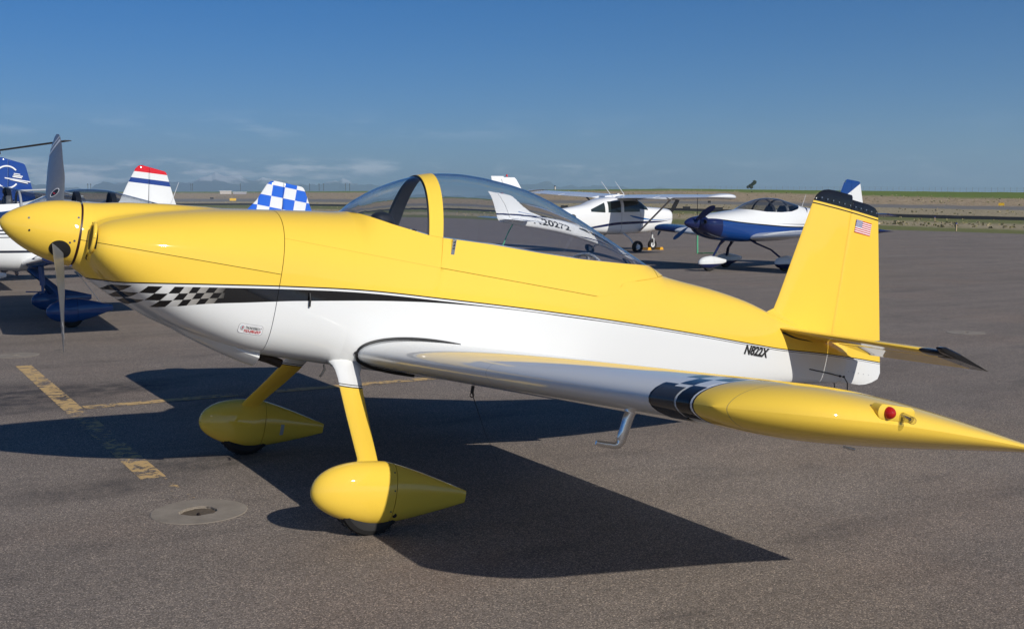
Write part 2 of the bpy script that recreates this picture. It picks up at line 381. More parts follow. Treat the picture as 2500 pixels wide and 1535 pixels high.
def P_move(u): return max(.03, (min(1, (u/.10)**.5))*(1-u)**.9+.03*(u > .9)) if u > 0 else .35
def P_move(u):
    if u < .06: return .45+.55*sqrt(max(0, 1-((.06-u)/.06)**2))
    return max(.05, 1-(u-.06)/.94)

def wheel(parent, x, y, z, r=.18, w=.13, off=(0, 0, 0), hub=True, name='tyre'):
    b = B(); n = 32; rs = []
    for k in range(n):
        a = 2*pi*k/n; rs.append([(x+(r-rr)*cos(a), y+yy, z+(r-rr)*sin(a)) for rr, yy in ((.0, -w*.22), (.0, w*.22), (.008, w*.40), (.03, w*.5), (.065, w*.48), (.085, w*.36), (.085, -w*.36), (.065, -w*.48), (.03, -w*.5), (.008, -w*.40))])
    rs.append(rs[0]); b.rings(rs, True, False)
    for k in range(n*2):       # tread blocks
        a = 2*pi*(k+.5*(k % 2))/(n*2)
        for s in (-1, 1):
            b.box((x+(r+.001)*cos(a), y+s*w*.24, z+(r+.001)*sin(a)), (.004, .02, .004))
    t = b.build(name, M_rub, parent, loc=off)
    if hub:
        h = B(); h.tube([(x, y-w*.33, z), (x, y+w*.33, z)], .092, 24); h.tube([(x, y-w*.46, z), (x, y+w*.46, z)], .03, 12)
        h.build('hub', M_wht, t)
    return t
def prop_blade(parent, hx, ph, rad, mat, off, pitch=1.52, cmax=.150, name='propeller_blade', r0=.09, sense=1):
    b = B(); rs = []
    er = Vector((0, sin(ph), cos(ph))); et = Vector((0, cos(ph), -sin(ph)))*sense; ax = Vector((-1, 0, 0))
    N = 26
    for i in range(N+1):
        f = i/N; r = r0+(rad-r0)*f; q = r/rad
        c = cmax*(.5+.5*min(1, max(0, (q-.18)/.3)))*(1 if q < .72 else sqrt(max(0.0, 1-((q-.72)/.283)**2))**1.0)
        sweep = .10*max(0, q-.62)**1.6 - .01
        th = .30*c if q < .16 else c*(.07+.16*max(0, (.45-q)))
        be = math.atan(pitch/(2*pi*max(r, .12)))
        d = et*cos(be)+ax*sin(be); nn = ax*cos(be)-et*sin(be); ctr = Vector((hx, 0, 0))+er*r-d*sweep
        ring = []
        for k in range(16):
            a = 2*pi*k/16; u = cos(a); h = sin(a)*(1-.25*(u < 0)*abs(u)); ring.append(tuple(ctr+d*(u*c/2)+nn*(h*th/2)))
        rs.append(ring)
    b.rings(rs); return b.build(name, mat, parent, loc=off)
def spinner(parent, xb, rb, mat, off, L=None, n=40, name='spinner'):
    b = B(); rs = []
    L = L or xb
    for i in range(1, 25):
        u = i/24; x = xb-L+L*u; r = rb*(1-(1-u)**1.75)**.66; rs.append([(x, r*cos(2*pi*k/n), r*sin(2*pi*k/n)) for k in range(n)])
    rs.append([(xb+.004, rb*.9*cos(2*pi*k/n), rb*.9*sin(2*pi*k/n)) for k in range(n)])
    rs.insert(0, [(xb-L, .001*cos(2*pi*k/n), .001*sin(2*pi*k/n)) for k in range(n)])
    b.rings(rs); return b.build(name, mat, parent, loc=off)
def spin_r(x, xb, rb): return rb*(1-(1-x/xb)**1.75)**.66
def pant_table(x0, L, zc, zt, zb, hw, tail_z):
    T = []
    for i in range(49):
        u = (i/48)**1.9
        if u < .42: f = (max(0, 1-((.42-u)/.42)**2.15))**.47
        else: f = 1-((u-.42)/.58)**1.25*.80
        f = max(f, .006)
        g = f if u < .42 else 1-((u-.42)/.58)**1.15*.955
        c = zc+(tail_z-zc)*max(0, (u-.35)/.65)
        T.append((x0+L*u, c+(zt-zc)*f*(1 if u < .42 else .95+.05*f), c+(zb-zc)*f, hw*g, c, 2.15, 2.3))
    return T
def wheel_pant(parent, y, T, split, mats, off, n=36):
    bd = Body(T)
    def piece(name, xs):
        b = B(); rs = []
        for i, x in enumerate(xs): rs.append([(p[0], p[1]+y, p[2]) for p in (bd.pt(x, 2*pi*k/n) for k in range(n))])
        b.rings(rs); return b.build(name, mats, parent, loc=off, sharp=60)
    L0, L1_ = T[0][0], T[-1][0]
    f = piece('pant_front', [L0+(split-L0)*(i/30)**2.0 for i in range(31)])
    r = piece('pant_rear', frange(split+.0035, L1_, .03))
    return f, r
def leg(parent, pts, mat, off, name='gear_leg', n=20):
    """pts: (x,y,z,chord,thick)"""
    b = B(); rs = []
    for i, (x, y, z, c, t) in enumerate(pts):
        a = pts[max(0, i-1)]; d = pts[min(len(pts)-1, i+1)]; T = Vector((d[0]-a[0], d[1]-a[1], d[2]-a[2])).normalized()
        U = Vector((1, 0, 0)); U = (U-T*U.dot(T)).normalized(); V = T.cross(U)
        ring = []
        for k in range(n):
            q = 2*pi*k/n; u = -cos(q); h = sin(q)*sqrt(max(.0, (1-u)/2*1.3+.12)) if u > 0 else sin(q)*.93
            ring.append(tuple(Vector((x, y, z))+U*(u*c/2)+V*(h*t/2)))
        rs.append(ring)
    b.rings(rs); return b.build(name, mat, parent, loc=off)
def wing_half(parent, s, xle, zle, y0, y1, ch, dih, mats, off, tip=True, fixed_u=.78, flap=(.45, 1.9), ail=(1.92, 3.22), t=.135, ytip=3.24, name='wing', taper=1.0, inc=0.0):
    """s=-1 port, +1 starboard; level frame"""
    wm, am = mats
    Z = lambda y: zle+(y-y0)*dih
    C = lambda y: ch*(1-(1-taper)*max(0, (y-y1*.45)/(y1*.55))) if taper < 1 else ch
    XL = lambda y: xle+(ch-C(y))*.3
    b = B(); ys = frange(y0, ytip, .12)
    def close(r): return r
    # fixed panel: full chord where there is no control surface
    def ring(y, u0, u1, n): return foil_ring(XL(y), C(y), s*y, Z(y), u0, u1, n, t, inc=inc)
    rs = [ring(y, 0, fixed_u, 22) for y in ys]
    if s < 0: rs = rs[::-1]
    b.rings(rs); w_ = b.build(name, wm, parent, loc=off, sharp=40)
    for nm, (ya, yb) in (('flap', flap), ('aileron', ail)):
        b = B(); rs = [ring(y, fixed_u-.012, 1.0, 9) for y in frange(ya+.001, yb-.001, .3)]
        if s < 0: rs = rs[::-1]
        b.rings(rs); b.build(nm, am, parent, loc=off, sharp=40)
    if tip:
        b = B(); NU, NV = 34, 14
        us = [(1-cos(pi*k/NU))/2 for k in range(NU+1)]
        ymx = lambda u: (y1-.30*(1-min(1, u/.30))**2.2*1.0 - .01*u) if u < .30 else y1-.01*u
        for sgn in (0, 1):
            rows = []
            for j in range(NV+1):
                v = sin(pi/2*j/NV); r = []
                for u in us:
                    yo = ymx(u); ya = ytip+.004; y = ya+(yo-ya)*v
                    hu, hl = naca(u, t); m_ = (hu+hl)/2+.0; hh = (hu if sgn == 0 else hl)-m_
                    vs = max(0, (v-.35)/.65); k = sqrt(max(0, 1-vs**2.1)) if sgn else sqrt(max(0, 1-max(0, (v-.15)/.85)**2.4))
                    # outer edge sits low (sheared tip)
                    r.append((XL(y)+u*ch, s*y, Z(y)+(m_+hh*k)*ch))
                rows.append(r)
            if (s > 0) == (sgn == 0): rows = rows[::-1]
            b.rings(rows, False, False)
        o = b.build('wing_tip', wm, parent, loc=off, sharp=70)
    return w_

# ================================================================== the yellow and white aeroplane
WX, WZ = 1.772, -1.229
DEL = R(11.38)
OFF = Vector((-WX, 0, -WZ))
ac = empty('aeroplane', (0, 0, 0), (0, DEL, 0))
tag(ac, 'yellow and white tailwheel aeroplane with bubble canopy, closest to the camera', 'aeroplane')
MB = Body(MAIN, HUMP)
def pm(bag, name, mat=M_main, sharp=50, mats=None): return bag.build(name, mat, ac, loc=OFF, sharp=sharp, mats=mats)
xs_c = sorted(set([.372, .39, .405, .409, .412, .415, .42, .43, .44, .46, .48, .51, .55, .6, .65]+frange(.7, 1.3485, .05)))
zs = lambda x: -.0255+.0*x
b = B(); MB.patch(b, xs_c, lambda x: -MB.th(x, -.0235), lambda x: MB.th(x, -.0235), 64, 0, .01); pm(b, 'upper_cowling')
b = B(); MB.patch(b, xs_c, lambda x: MB.th(x, -.0265), lambda x: 2*pi-MB.th(x, -.0265), 64, 0, .01); lc = pm(b, 'lower_cowling')
SILL = [(1.774,.397),(1.807,.394),(1.876,.379),(1.989,.361),(2.113,.349),(2.217,.339),(2.283,.342),(2.6,.361),(2.954,.371),(3.276,.388),(3.646,.422),(3.822,.442),(3.97,.458),(3.98,.47)]
SK = [(2.28,.168),(3.44,.178),(3.56,.22),(3.628,.30),(3.783,.335),(3.965,.380),(4.02,.398),(4.10,.413),(4.2,.42)]
def th_fus(x):
    if x <= 1.774: return 0.0
    if x < 2.286: return MB.th(x, ip1(SILL, x))
    if x < 4.12: return MB.th(x, ip1(SK, x)-(.0015 if (x < 3.42 or x > 3.72) else -.001))
    return 0.0
b = B(); MB.patch(b, frange(1.352, 1.774, .06)+[1.7745]+frange(1.78, 2.2835, .04)+[2.2865]+frange(2.32, 4.119, .06)+[4.12, 4.121]+frange(4.16, 5.985, .08), th_fus, lambda x: 2*pi-th_fus(x), 96, 0, .01)
fus = pm(b, 'fuselage')
b = B(); MB.patch(b, frange(.40, 1.77, .06), lambda x: 0, lambda x: 2*pi, 48, -.012); MB.patch(b, frange(1.77, 2.28, .06), lambda x: 1.6, lambda x: 2*pi-1.6, 40, -.012); MB.patch(b, frange(2.28, 4.2, .08), lambda x: 1.35, lambda x: 2*pi-1.35, 40, -.012); pm(b, 'inner_shell', M_dark)
gp = lambda x: .0015 if (x < 3.42 or x > 3.72) else -.001
def th_sill(x): return MB.th(x, ip1(SILL, x)) if x < 3.975 else 0.0
xk = [2.286]+frange(2.32, 3.96, .05)+[3.974]
for sg, nm in ((1, 'canopy_frame'),):
    b = B()
    for g in (1, -1):
        MB.patch(b, xk, (lambda x: MB.th(x, ip1(SK, x)+gp(x))) if g > 0 else (lambda x: 2*pi-th_sill(x)), (lambda x: th_sill(x)) if g > 0 else (lambda x: 2*pi-MB.th(x, ip1(SK, x)+gp(x))), 10, .0006, .008)
    MB.patch(b, frange(3.976, 4.118, .03), lambda x: -MB.th(x, ip1(SK, x)+.0015), lambda x: MB.th(x, ip1(SK, x)+.0015), 40, .003, .008)
    skirt = pm(b, 'canopy_frame')
# glass
M_real = bpy.data.materials.new('canopy_acrylic'); M_real.use_nodes = True; _t = M_real.node_tree; _t.nodes.clear(); _o = _t.nodes.new('ShaderNodeOutputMaterial'); _g = _t.nodes.new('ShaderNodeBsdfGlass'); _g.inputs['IOR'].default_value = 1.49; _g.inputs['Roughness'].default_value = 0; _g.inputs['Color'].default_value = (.975, .98, .985, 1); _t.links.new(_g.outputs[0], _o.inputs[0])
def glass_part(name, xs, off=-.004):
    b = B(); n = 80; rs = []
    def srow(x, o): t0 = MB.th(x, ip1(SILL, x)); return [MB.pt(x, -t0+2*t0*k/n, o) for k in range(n+1)]
    for x in xs: rs.append(srow(x, off)+srow(x, off-TH)[::-1])
    b.rings(rs, True, False)
    m_ = n+1; L_ = (len(xs)-1)*2*m_
    for base in (0, L_):
        b.f += [(base+k, base+k+1, base+2*m_-2-k, base+2*m_-1-k) if base else (base+k+1, base+k, base+2*m_-1-k, base+2*m_-2-k) for k in range(n)]; b.m += [0]*n
    return b.build(name, M_real, ac, loc=OFF, sharp=60)
TH = .004
glass_part('windscreen', [1.776, 1.79, 1.81, 1.84, 1.862, 1.89, 1.92, 1.954, 1.99, 2.03, 2.075, 2.12, 2.17, 2.20])
glass_part('canopy', [2.284]+frange(2.30, 3.9, .02)+[3.93, 3.96, 3.974])
b = B(); MB.patch(b, [2.196, 2.22, 2.25, 2.284], lambda x: -th_sill(x)-.0, lambda x: th_sill(x), 60, .003, .012); bow = pm(b, 'canopy_bow', M_yel)
b = B(); MB.patch(b, [2.190, 2.194], lambda x: -th_sill(x), lambda x: th_sill(x), 60, .0015, .012); b.build('bow_edge', M_seal, bow)
b = B()
for a0, a1 in ((-1, 1),):
    rows = []
    for x, o in ((2.196, -.006), (2.200, -.016), (2.276, -.016), (2.285, -.010)):
        rows.append([MB.pt(x, -th_sill(x)-.06+(2*th_sill(x)+.12)*k/60, o) for k in range(61)])
    rows.append(rows[0]); b.rings(rows, False, False)
b.build('roll_bar', M_int, ac, loc=OFF)
b = B()
for p in (.30, .36): pass
# deck inside the windscreen (glare shield), coaming, instruments
gs = Body([(1.774,.385,.2,.16,.21,2.3,2), (1.90,.388,.2,.255,.21,2.3,2), (2.05,.380,.2,.305,.21,2.3,2), (2.13,.365,.2,.32,.21,2.2,2)])
b = B(); gs.patch(b, frange(1.776, 2.13, .04), lambda x: -1.35, lambda x: 1.35, 30, 0, .012); pm(b, 'glare_shield', M_intd)
b = B(); b.box((2.12, 0, .26), (.02, .60, .20)); pan = pm(b, 'instrument_panel', M_intd)
for yy, zz in ((-.18, .30), (-.06, .30), (.06, .30), (.18, .30), (-.12, .22), (.12, .22)):
    q = B(); q.disc((2.131, yy, zz), (1, 0, 0), .038, 16, h=.006); q.build('gauge', M_met, pan)
b = B(); b.ell((1.975, -.15, .378), (.075, .06, .055)); pm(b, 'compass_housing', M_intd)
b = B(); b.box((2.75, 0, -.42), (1.9, .58, .02)); b.box((2.2, 0, -.2), (.02, .58, .5)); b.box((3.75, 0, -.1), (.02, .50, .60)); pm(b, 'cockpit_floor', M_int)
def seat(x, top):
    s = B(); s.box((x-.22, 0, -.25), (.42, .42, .09)); rs = []
    for f in (0, .25, .5, .75, .93, 1):
        z = -.25+(top+.25)*f; w_ = .20*(1 if f < .8 else sqrt(max(.04, 1-((f-.8)/.22)**2))); xx = x+.10*f
        rs.append([(xx-.03, -w_, z), (xx+.03, -w_, z), (xx+.03, w_, z), (xx-.03, w_, z)])
    s.rings(rs); return pm(s, 'seat', M_int, sharp=30)
seat(2.82, .34); seat(3.42, .40)
b = B(); b.tube([(3.50, .26*cos(a)*1.0, .26+.19*sin(a)) for a in [pi*k/18 for k in range(19)]], .012, 8); b.tube([(3.50, 0, .45), (3.62, 0, .30)], .01, 6); pm(b, 'rear_hoop', M_wht)
b = B(); rs = []
for k in range(9):
    a = pi*k/8
rows = [[(3.44+dx, .22*cos(pi*k/16)*f, .20+.19*sin(pi*k/16)*f) for k in range(17)] for dx, f in ((0, 1), (.02, 1), (.02, .01), (0, .01), (0, 1))]
b.rings(rows, False, False); pm(b, 'headrest_panel', M_int)
# belly: cooling outlet, exhausts
b = B(); rs = []
for x, z, hw in ((.90, -.40, .10), (1.0, -.44, .17), (1.15, -.490, .20), (1.28, -.528, .205), (1.36, -.545, .205)):
    rs.append([(x, -hw-.05, -.38), (x, -hw-.045, min(-.39, z+.055)), (x, -hw, z+.018), (x, -hw+.05, z), (x, hw-.05, z), (x, hw, z+.018), (x, hw+.045, min(-.39, z+.055)), (x, hw+.05, -.38)])
b.rings(rs); lo = pm(b, 'cooling_outlet', M_wht, 30)
b = B(); b.box((1.362, 0, -.505), (.006, .30, .05)); b.build('outlet_opening', M_dark, lo)
for yy in (-.12, .12):
    b = B(); b.tube([(1.25, yy, -.465), (1.45, yy, -.495), (1.53, yy, -.515)], [.026, .026, .025], 14, cap=False); b.tube([(1.52, yy, -.512), (1.5295, yy, -.515)], .0235, 12); pm(b, 'exhaust_pipe', plain('burnt_steel', (.045, .032, .025), .6, .5))
b = B(); b.tube([(1.72, -.28, -.475), (1.728, -.285, -.50), (1.715, -.29, -.53), (1.705, -.29, -.545)], .006, 8); pm(b, 'fuel_vent', M_seal)
# air inlets in the cowl face
for s in (-1, 1):
    b = B(); n = 28; ring = [(.4085, s*(.235+.050*cos(2*pi*k/n)), -.005+.062*sin(2*pi*k/n)) for k in range(n)]; ring2 = [(.4065, y, z) for _, y, z in ring]
    b.rings([ring2, ring]); pm(b, 'air_inlet', M_dark)
    b = B(); b.tube([(.412, s*(.245+.062*cos(2*pi*k/n)), -.005+.072*sin(2*pi*k/n)) for k in range(n+1)], .010, 8, cap=False); pm(b, 'inlet_lip', M_yel)
# inlet slot at the cheek, seen from the side
for s in (-1, 1):
    b = B(); rows = []
    for x in (.4125, .416, .421, .427):
        rows.append([tuple(Vector(MB.pt(x, (1.16+.50*k/12) if s < 0 else 2*pi-(1.16+.50*k/12), .0015))) for k in range(13)])
    b.rings(rows, False, False); pm(b, 'inlet_slot', M_dark)
# spinner, hub, blades
M_spin = M_yel
sp = spinner(ac, .360, .168, M_spin, OFF)
b = B(); b.tube([(.361, 0, 0), (.374, 0, 0)], .160, 40); b.build('back_plate', plain('maroon_backplate', (.03, .006, .005), .5), sp)
PH = R(55.1)
for a in (PH, PH+pi):
    bl = prop_blade(ac, .285, a, .93, M_blade, OFF)
    # dark opening in the spinner around the blade root
    o_ = B(); rows = []
    for f in (0.02, .4, .75, 1.0):
        r = []
        for k in range(29):
            q = 2*pi*k/28; x = .287+.052*f*cos(q); da = .33*f*sin(q); rr = spin_r(x, .360, .168)+.0016
            r.append((x, rr*sin(a+da), rr*cos(a+da)))
        rows.append(r)
    o_.rings(rows, False, False); o_.build('blade_opening', M_dark, sp)
# light tip bands and the round maker's badge on each blade
M_tip = plain('light_grey_tip_band', (.62, .64, .66), .3)
M_red = plain('red_print', (.55, .02, .03), .4); M_wp = plain('white_print', (.8, .8, .8), .4); M_bp = plain('black_print', (.02, .02, .02), .4); M_bl = plain('blue_print', (.03, .05, .25), .4); M_gp = plain('grey_print', (.35, .36, .37), .4)
def blade_deco(a, rad, hx=.285, pitch=1.52, side=1):
    er = Vector((0, sin(a), cos(a))); et = Vector((0, cos(a), -sin(a))); ax = Vector((-1, 0, 0))
    def P(r, u, lift):
        q = r/rad; c = .150*(.5+.5*min(1, max(0, (q-.18)/.3)))*(1 if q < .72 else sqrt(max(0.0, 1-((q-.72)/.283)**2)))
        sweep = .10*max(0, q-.62)**1.6-.01; be = math.atan(pitch/(2*pi*max(r, .12))); d = et*cos(be)+ax*sin(be); nn = ax*cos(be)-et*sin(be)
        th = .30*c if q < .16 else c*(.07+.16*max(0, (.45-q)))
        return Vector((hx, 0, 0))+er*r-d*sweep+d*(u*c/2)+nn*side*(th/2*sqrt(max(0, 1-u*u))*(1-.25*(u < 0)*abs(u))+lift)
    b = B()
    for r0, r1 in ((.80, .825), (.845, .862)):
        rows = [[tuple(P(r, -.97+1.94*k/12, .0012)) for k in range(13)] for r in (r0, (r0+r1)/2, r1)]
        b.rings(rows, False, False)
    b.build('tip_band', M_tip, ac, loc=OFF)
    b = B(); n = 24
    ring = lambda rr, l: [tuple(P(.36+rr*cos(2*pi*k/n), rr*sin(2*pi*k/n)/.06, l)) for k in range(n+1)]
    b.rings([ring(.030, .0012), ring(.026, .0012)], False, False, 0); b.rings([ring(.026, .0012), ring(.001, .0012)], False, False, 1)
    b.rings([[tuple(P(.345, -.12, .002)), tuple(P(.362, .05, .002)), tuple(P(.375, .18, .002))], [tuple(P(.350, .08, .002)), tuple(P(.368, .15, .002)), tuple(P(.378, .22, .002))]], False, False, 2)
    if a < pi: b.build('blade_badge', mats=[M_wp, M_bp, M_red], parent=ac, loc=OFF)
for a in (PH, PH+pi):
    blade_deco(a, .93, side=-1); blade_deco(a, .93, side=1)
# screws on spinner and pants
def screw(parent, p, nrm, r=.0055, mat=M_met, off=(0, 0, 0), name='screw'):
    q = B(); q.disc(p, nrm, r, 10, h=.0015); return q.build(name, mat, parent, loc=off)
for x, a in ((.345, 1.35), (.348, 1.05), (.344, 1.78), (.325, 1.86), (.125, 1.2), (.135, 1.75)):
    rr = spin_r(x, .360, .168); screw(sp, (x, -rr*sin(a), rr*cos(a)), (0, -sin(a), cos(a)), mat=M_bp if x < .2 else M_met)
# wings
XLE, ZLE = 1.868, -.383
for s in (-1, 1):
    wing_half(ac, s, XLE, ZLE, .33, 3.66, 1.473, .0527, (M_wing, M_wing), OFF)
    b = B()          # root seal following the aerofoil
    fr = []
    for k in range(40):
        u = (k/39)**1.6*.42; fr.append((u, naca(u)[0]+.006))
    lo_ = []
    for k in range(40):
        u = (k/39)**1.6*.26; lo_.append((u, naca(u)[1]-.006))
    path = [(u, h) for u, h in fr[::-1]]+[(-.008, 0)]+[(u, h) for u, h in lo_]
    b.tube([(XLE+u*1.473, s*abs(MB.yat(min(3.4, XLE+max(0, u)*1.473), max(-.43, ZLE+h*1.473)))*1.012, ZLE+h*1.473) for u, h in path], .009, 8)
    pm(b, 'wing_root_seal', M_seal)
    # landing light lens, wrapped round the leading edge
    b = B(); rows = []
    for y in frange(3.035, 3.165, .02):
        r = []
        for k in range(21):
            f = (k-10)/10; u = (f*f)*(.028 if f < 0 else .075); h = naca(u)[0 if f < 0 else 1]
            nx, nz = -1+abs(f), (.9 if f < 0 else -.9)*abs(f)+.0
            r.append((XLE+u*1.473+nx*.0025, s*y, ZLE+(y-.33)*.0527+h*1.473+nz*.0025))
        rows.append(r)
    b.rings(rows, False, False); lens = pm(b, 'landing_light_lens', plain('smoked_lens', (.035, .037, .04), .12, 0, 1))
    # navigation and strobe lights on the tip
    yt = s*3.655; zt = ZLE+3.33*.0527+.055; xt = 2.39
# nav light assembly (port one red, starboard green)
M_nr = NT('red_lens'); M_nr = M_nr.set((.45, .008, .004), .08, 0, 1)
M_ng = plain('green_lens', (.02, .3, .12), .1, 0, 1); M_cl = glass('clear_strobe_glass', (.9, .9, .9), (.6, .6, .6))
for s in (-1, 1):
    yt = s*3.648; zt = ZLE+3.33*.0527+.062; n = 20
    b = B(); base = [(.062*(1 if cos(2*pi*k/n) > 0 else -1)+.026*cos(2*pi*k/n), .026*sin(2*pi*k/n)) for k in range(n)]
    b.rings([[(2.392+p, yt-s*.03, zt+q) for p, q in base], [(2.392+p, yt+s*.006, zt+q) for p, q in base], [(2.392+p*.93, yt+s*.009, zt+q*.9) for p, q in base]])
    nb = pm(b, 'light_base', M_yel)
    b = B(); b.ell((2.350, yt+s*.008, zt-.001), (.0215, .026, .0215)); b.build('navigation_light', M_nr if s < 0 else M_ng, nb)
    b = B(); b.tube([(2.415, yt+s*.008, zt-.004), (2.420, yt+s*.045, zt-.012)], [.013, .012], 12); b.ell((2.421, yt+s*.047, zt-.013), (.013, .014, .013)); b.build('strobe_light', M_cl, nb)
    b = B(); b.tube([(2.415, yt+s*.008, zt-.004), (2.419, yt+s*.04, zt-.011)], .006, 8); b.build('strobe_filament', M_met, nb)
# pitot mast under the port wing
b = B(); py = -2.45; zb_ = ZLE+(2.45-.33)*.0527-.06
pth = [(2.255, py, -.32), (2.232, py, -.345), (2.222, py, -.38), (2.214, py, -.43), (2.206, py, -.470), (2.198, py, -.486), (2.176, py, -.492), (2.12, py, -.490), (2.085, py, -.487)]
b.tube(pth, [.026, .026, .026, .025, .024, .018, .013, .012, .009], 12, sq=.5); pm(b, 'pitot_mast', M_chr)
b = B(); b.tube([(2.5, -.60, -.46), (2.5, -.60, -.50)], .01, 8); b.tube([(2.5, -.60, -.50), (2.62, -.62, -.72), (2.80, -.64, -.98)], [.003, .0010, .0006], 6); pm(b, 'whip_antenna', M_seal)
b = B(); b.tube([(2.42, -.75, -.455), (2.42, -.75, -.49)], .006, 8); b.tube([(2.42+.012*cos(2*pi*k/12), -.75, -.50+.012*sin(2*pi*k/12)) for k in range(13)], .003, 6, cap=False); pm(b, 'tie_down_ring', M_seal)
b = B(); b.tube([(3.0, -2.9, -.30), (3.0, -2.9, -.34), (3.06, -2.9, -.345)], .006, 8); pm(b, 'aileron_bracket', M_met)
# fin and rudder
finst = [(z, x, 5.782, t, 0) for z, x, t in ((.16, 5.14, .036), (.30, 5.185, .034), (.45, 5.228, .033), (.80, 5.312, .030), (1.19, 5.407, .027), (1.235, 5.425, .026), (1.265, 5.452, .024), (1.290, 5.492, .020), (1.303, 5.54, .013), (1.309, 5.60, .006))]
b = B(); fin_surface(b, finst, P_fixed, 14); fin = pm(b, 'fin', M_fin, 45)
def xte(z): return 6.417-(z+.008)*.2593
b = B(); rs_ = [(-.100, 5.95, 6.20, .006), (-.088, 5.90, 6.27, .018), (-.065, 5.86, 6.335, .026), (-.03, 5.81, 6.395, .030), (.02, 5.79, xte(.02), .034), (.4, 5.7835, xte(.4), .033), (.8, 5.7835, xte(.8), .029), (1.19, 5.7835, xte(1.19), .026), (1.235, 5.787, 6.092, .023), (1.262, 5.79, 6.06, .016), (1.276, 5.79, 5.98, .008)]
fin_surface(b, [(z, a, c, t, 0) for z, a, c, t in rs_], P_move, 14); rud = pm(b, 'rudder', M_fin, 45)
for k in range(11):
    x = 5.46+k*.06; screw(fin if x < 5.78 else rud, (x, -.030+.012*max(0, (x-5.8)/.3), 1.225), (0, -1, 0), .006)
for k in range(7): screw(rud, (5.92+k*.06, -.034+.028*(k/6), -.012), (0, -1, 0), .004, M_gp)
# fin root fillet
b = B(); rs = []
for x, z0, w_, hgt in ((5.08, .322, .005, .004), (5.14, .312, .05, .025), (5.20, .30, .075, .07), (5.30, .285, .075, .075), (5.5, .255, .06, .06), (5.75, .22, .045, .05)):
    r = []
    for k in range(13):
        f = k/12; a_ = -1+2*f; r.append((x, w_*a_, z0-.02+hgt*(1-abs(a_))**2+.0))
    r += [(x, w_, z0-.08), (x, -w_, z0-.08)]
    rs.append(r)
b.rings(rs); pm(b, 'fin_fillet', M_yel)
# tailplane and elevators
for s in (-1, 1):
    def hs_le(y): return 5.165+(y-.10)*.415
    st = [(s*y, hs_le(y), 5.735, t, .208+.00*y) for y, t in ((.04, .030), (.4, .028), (.8, .025), (1.06, .023))]
    st += [(s*1.10, hs_le(1.10)+.03, 5.735, .019, .208), (s*1.128, hs_le(1.12)+.08, 5.735, .012, .208), (s*1.140, hs_le(1.14)+.14, 5.735, .005, .208)]
    b = B(); fin_surface(b, st if s > 0 else st, P_fixed, 12, 'hs'); pm(b, 'tailplane', M_hs, 45)
    # elevator rotates about its hinge, drooped
    D = R(10)
    def rot(p):
        dx, dz = p[0]-5.745, p[2]-.208; return (5.745+dx*cos(D)+dz*sin(D), p[1], .208-dx*sin(D)+dz*cos(D))
    b = B(); fin_surface(b, [(s*y, 5.742, 5.742+c, .023, .208) for y, c in ((.12, .40), (.6, .39), (1.0, .375), (1.19, .37))], P_move, 12, 'hs')
    b.v = [rot(p) for p in b.v]; el = pm(b, 'elevator', M_hs, 45)
    b = B(); fin_surface(b, [(s*y, 5.60, 5.80, t, .21) for y, t in ((1.146, .016), (1.155, .022), (1.185, .022), (1.195, .012))], lambda u: sqrt(max(.1, min(1, u/.2))), 10, 'hs')
    b.v = [rot(p) for p in b.v]; b.build('elevator_horn', M_blk, el)
    # root seal under the tailplane
    b = B(); b.tube([(5.20+.025*k, s*(abs(MB.yat(5.20+.025*k, .19))+.004), .185-.028*sin(pi/2*min(1, k/9))) for k in range(17)], [.004]+[.009]*15+[.004], 8); pm(b, 'tailplane_seal', M_seal)
# tail wheel, spring, cables
b = B(); b.tube([(5.55, 0, -.15), (5.80, 0, -.20), (5.98, 0, -.275), (6.06, 0, -.30)], [.016, .015, .013, .012], 10); pm(b, 'tail_spring', M_seal)
b = B(); b.box((6.07, 0, -.33), (.05, .075, .03)); b.tube([(6.07, -.035, -.33), (6.10, -.035, -.39)], .008, 8); b.tube([(6.07, .035, -.33), (6.10, .035, -.39)], .008, 8); pm(b, 'tail_wheel_fork', M_seal)
wheel(ac, 6.11, 0, -.392+.055-.03, .075, .05, OFF, True, 'tail_wheel')
for s in (-1, 1):
    b = B(); b.tube([(5.55, s*.105, -.045), (5.80, s*.082, -.052), (5.95, s*.075, -.06), (6.0, s*.07, -.10), (6.03, s*.06, -.19), (6.07, s*.05, -.30)], .004, 6); pm(b, 'steering_cable', M_seal)
    for xx in (5.90, 5.94): q = B(); q.ell((xx, s*.080, -.058), (.010, .010, .010), 6); q.build('cable_fitting', M_seal, ac, loc=OFF)
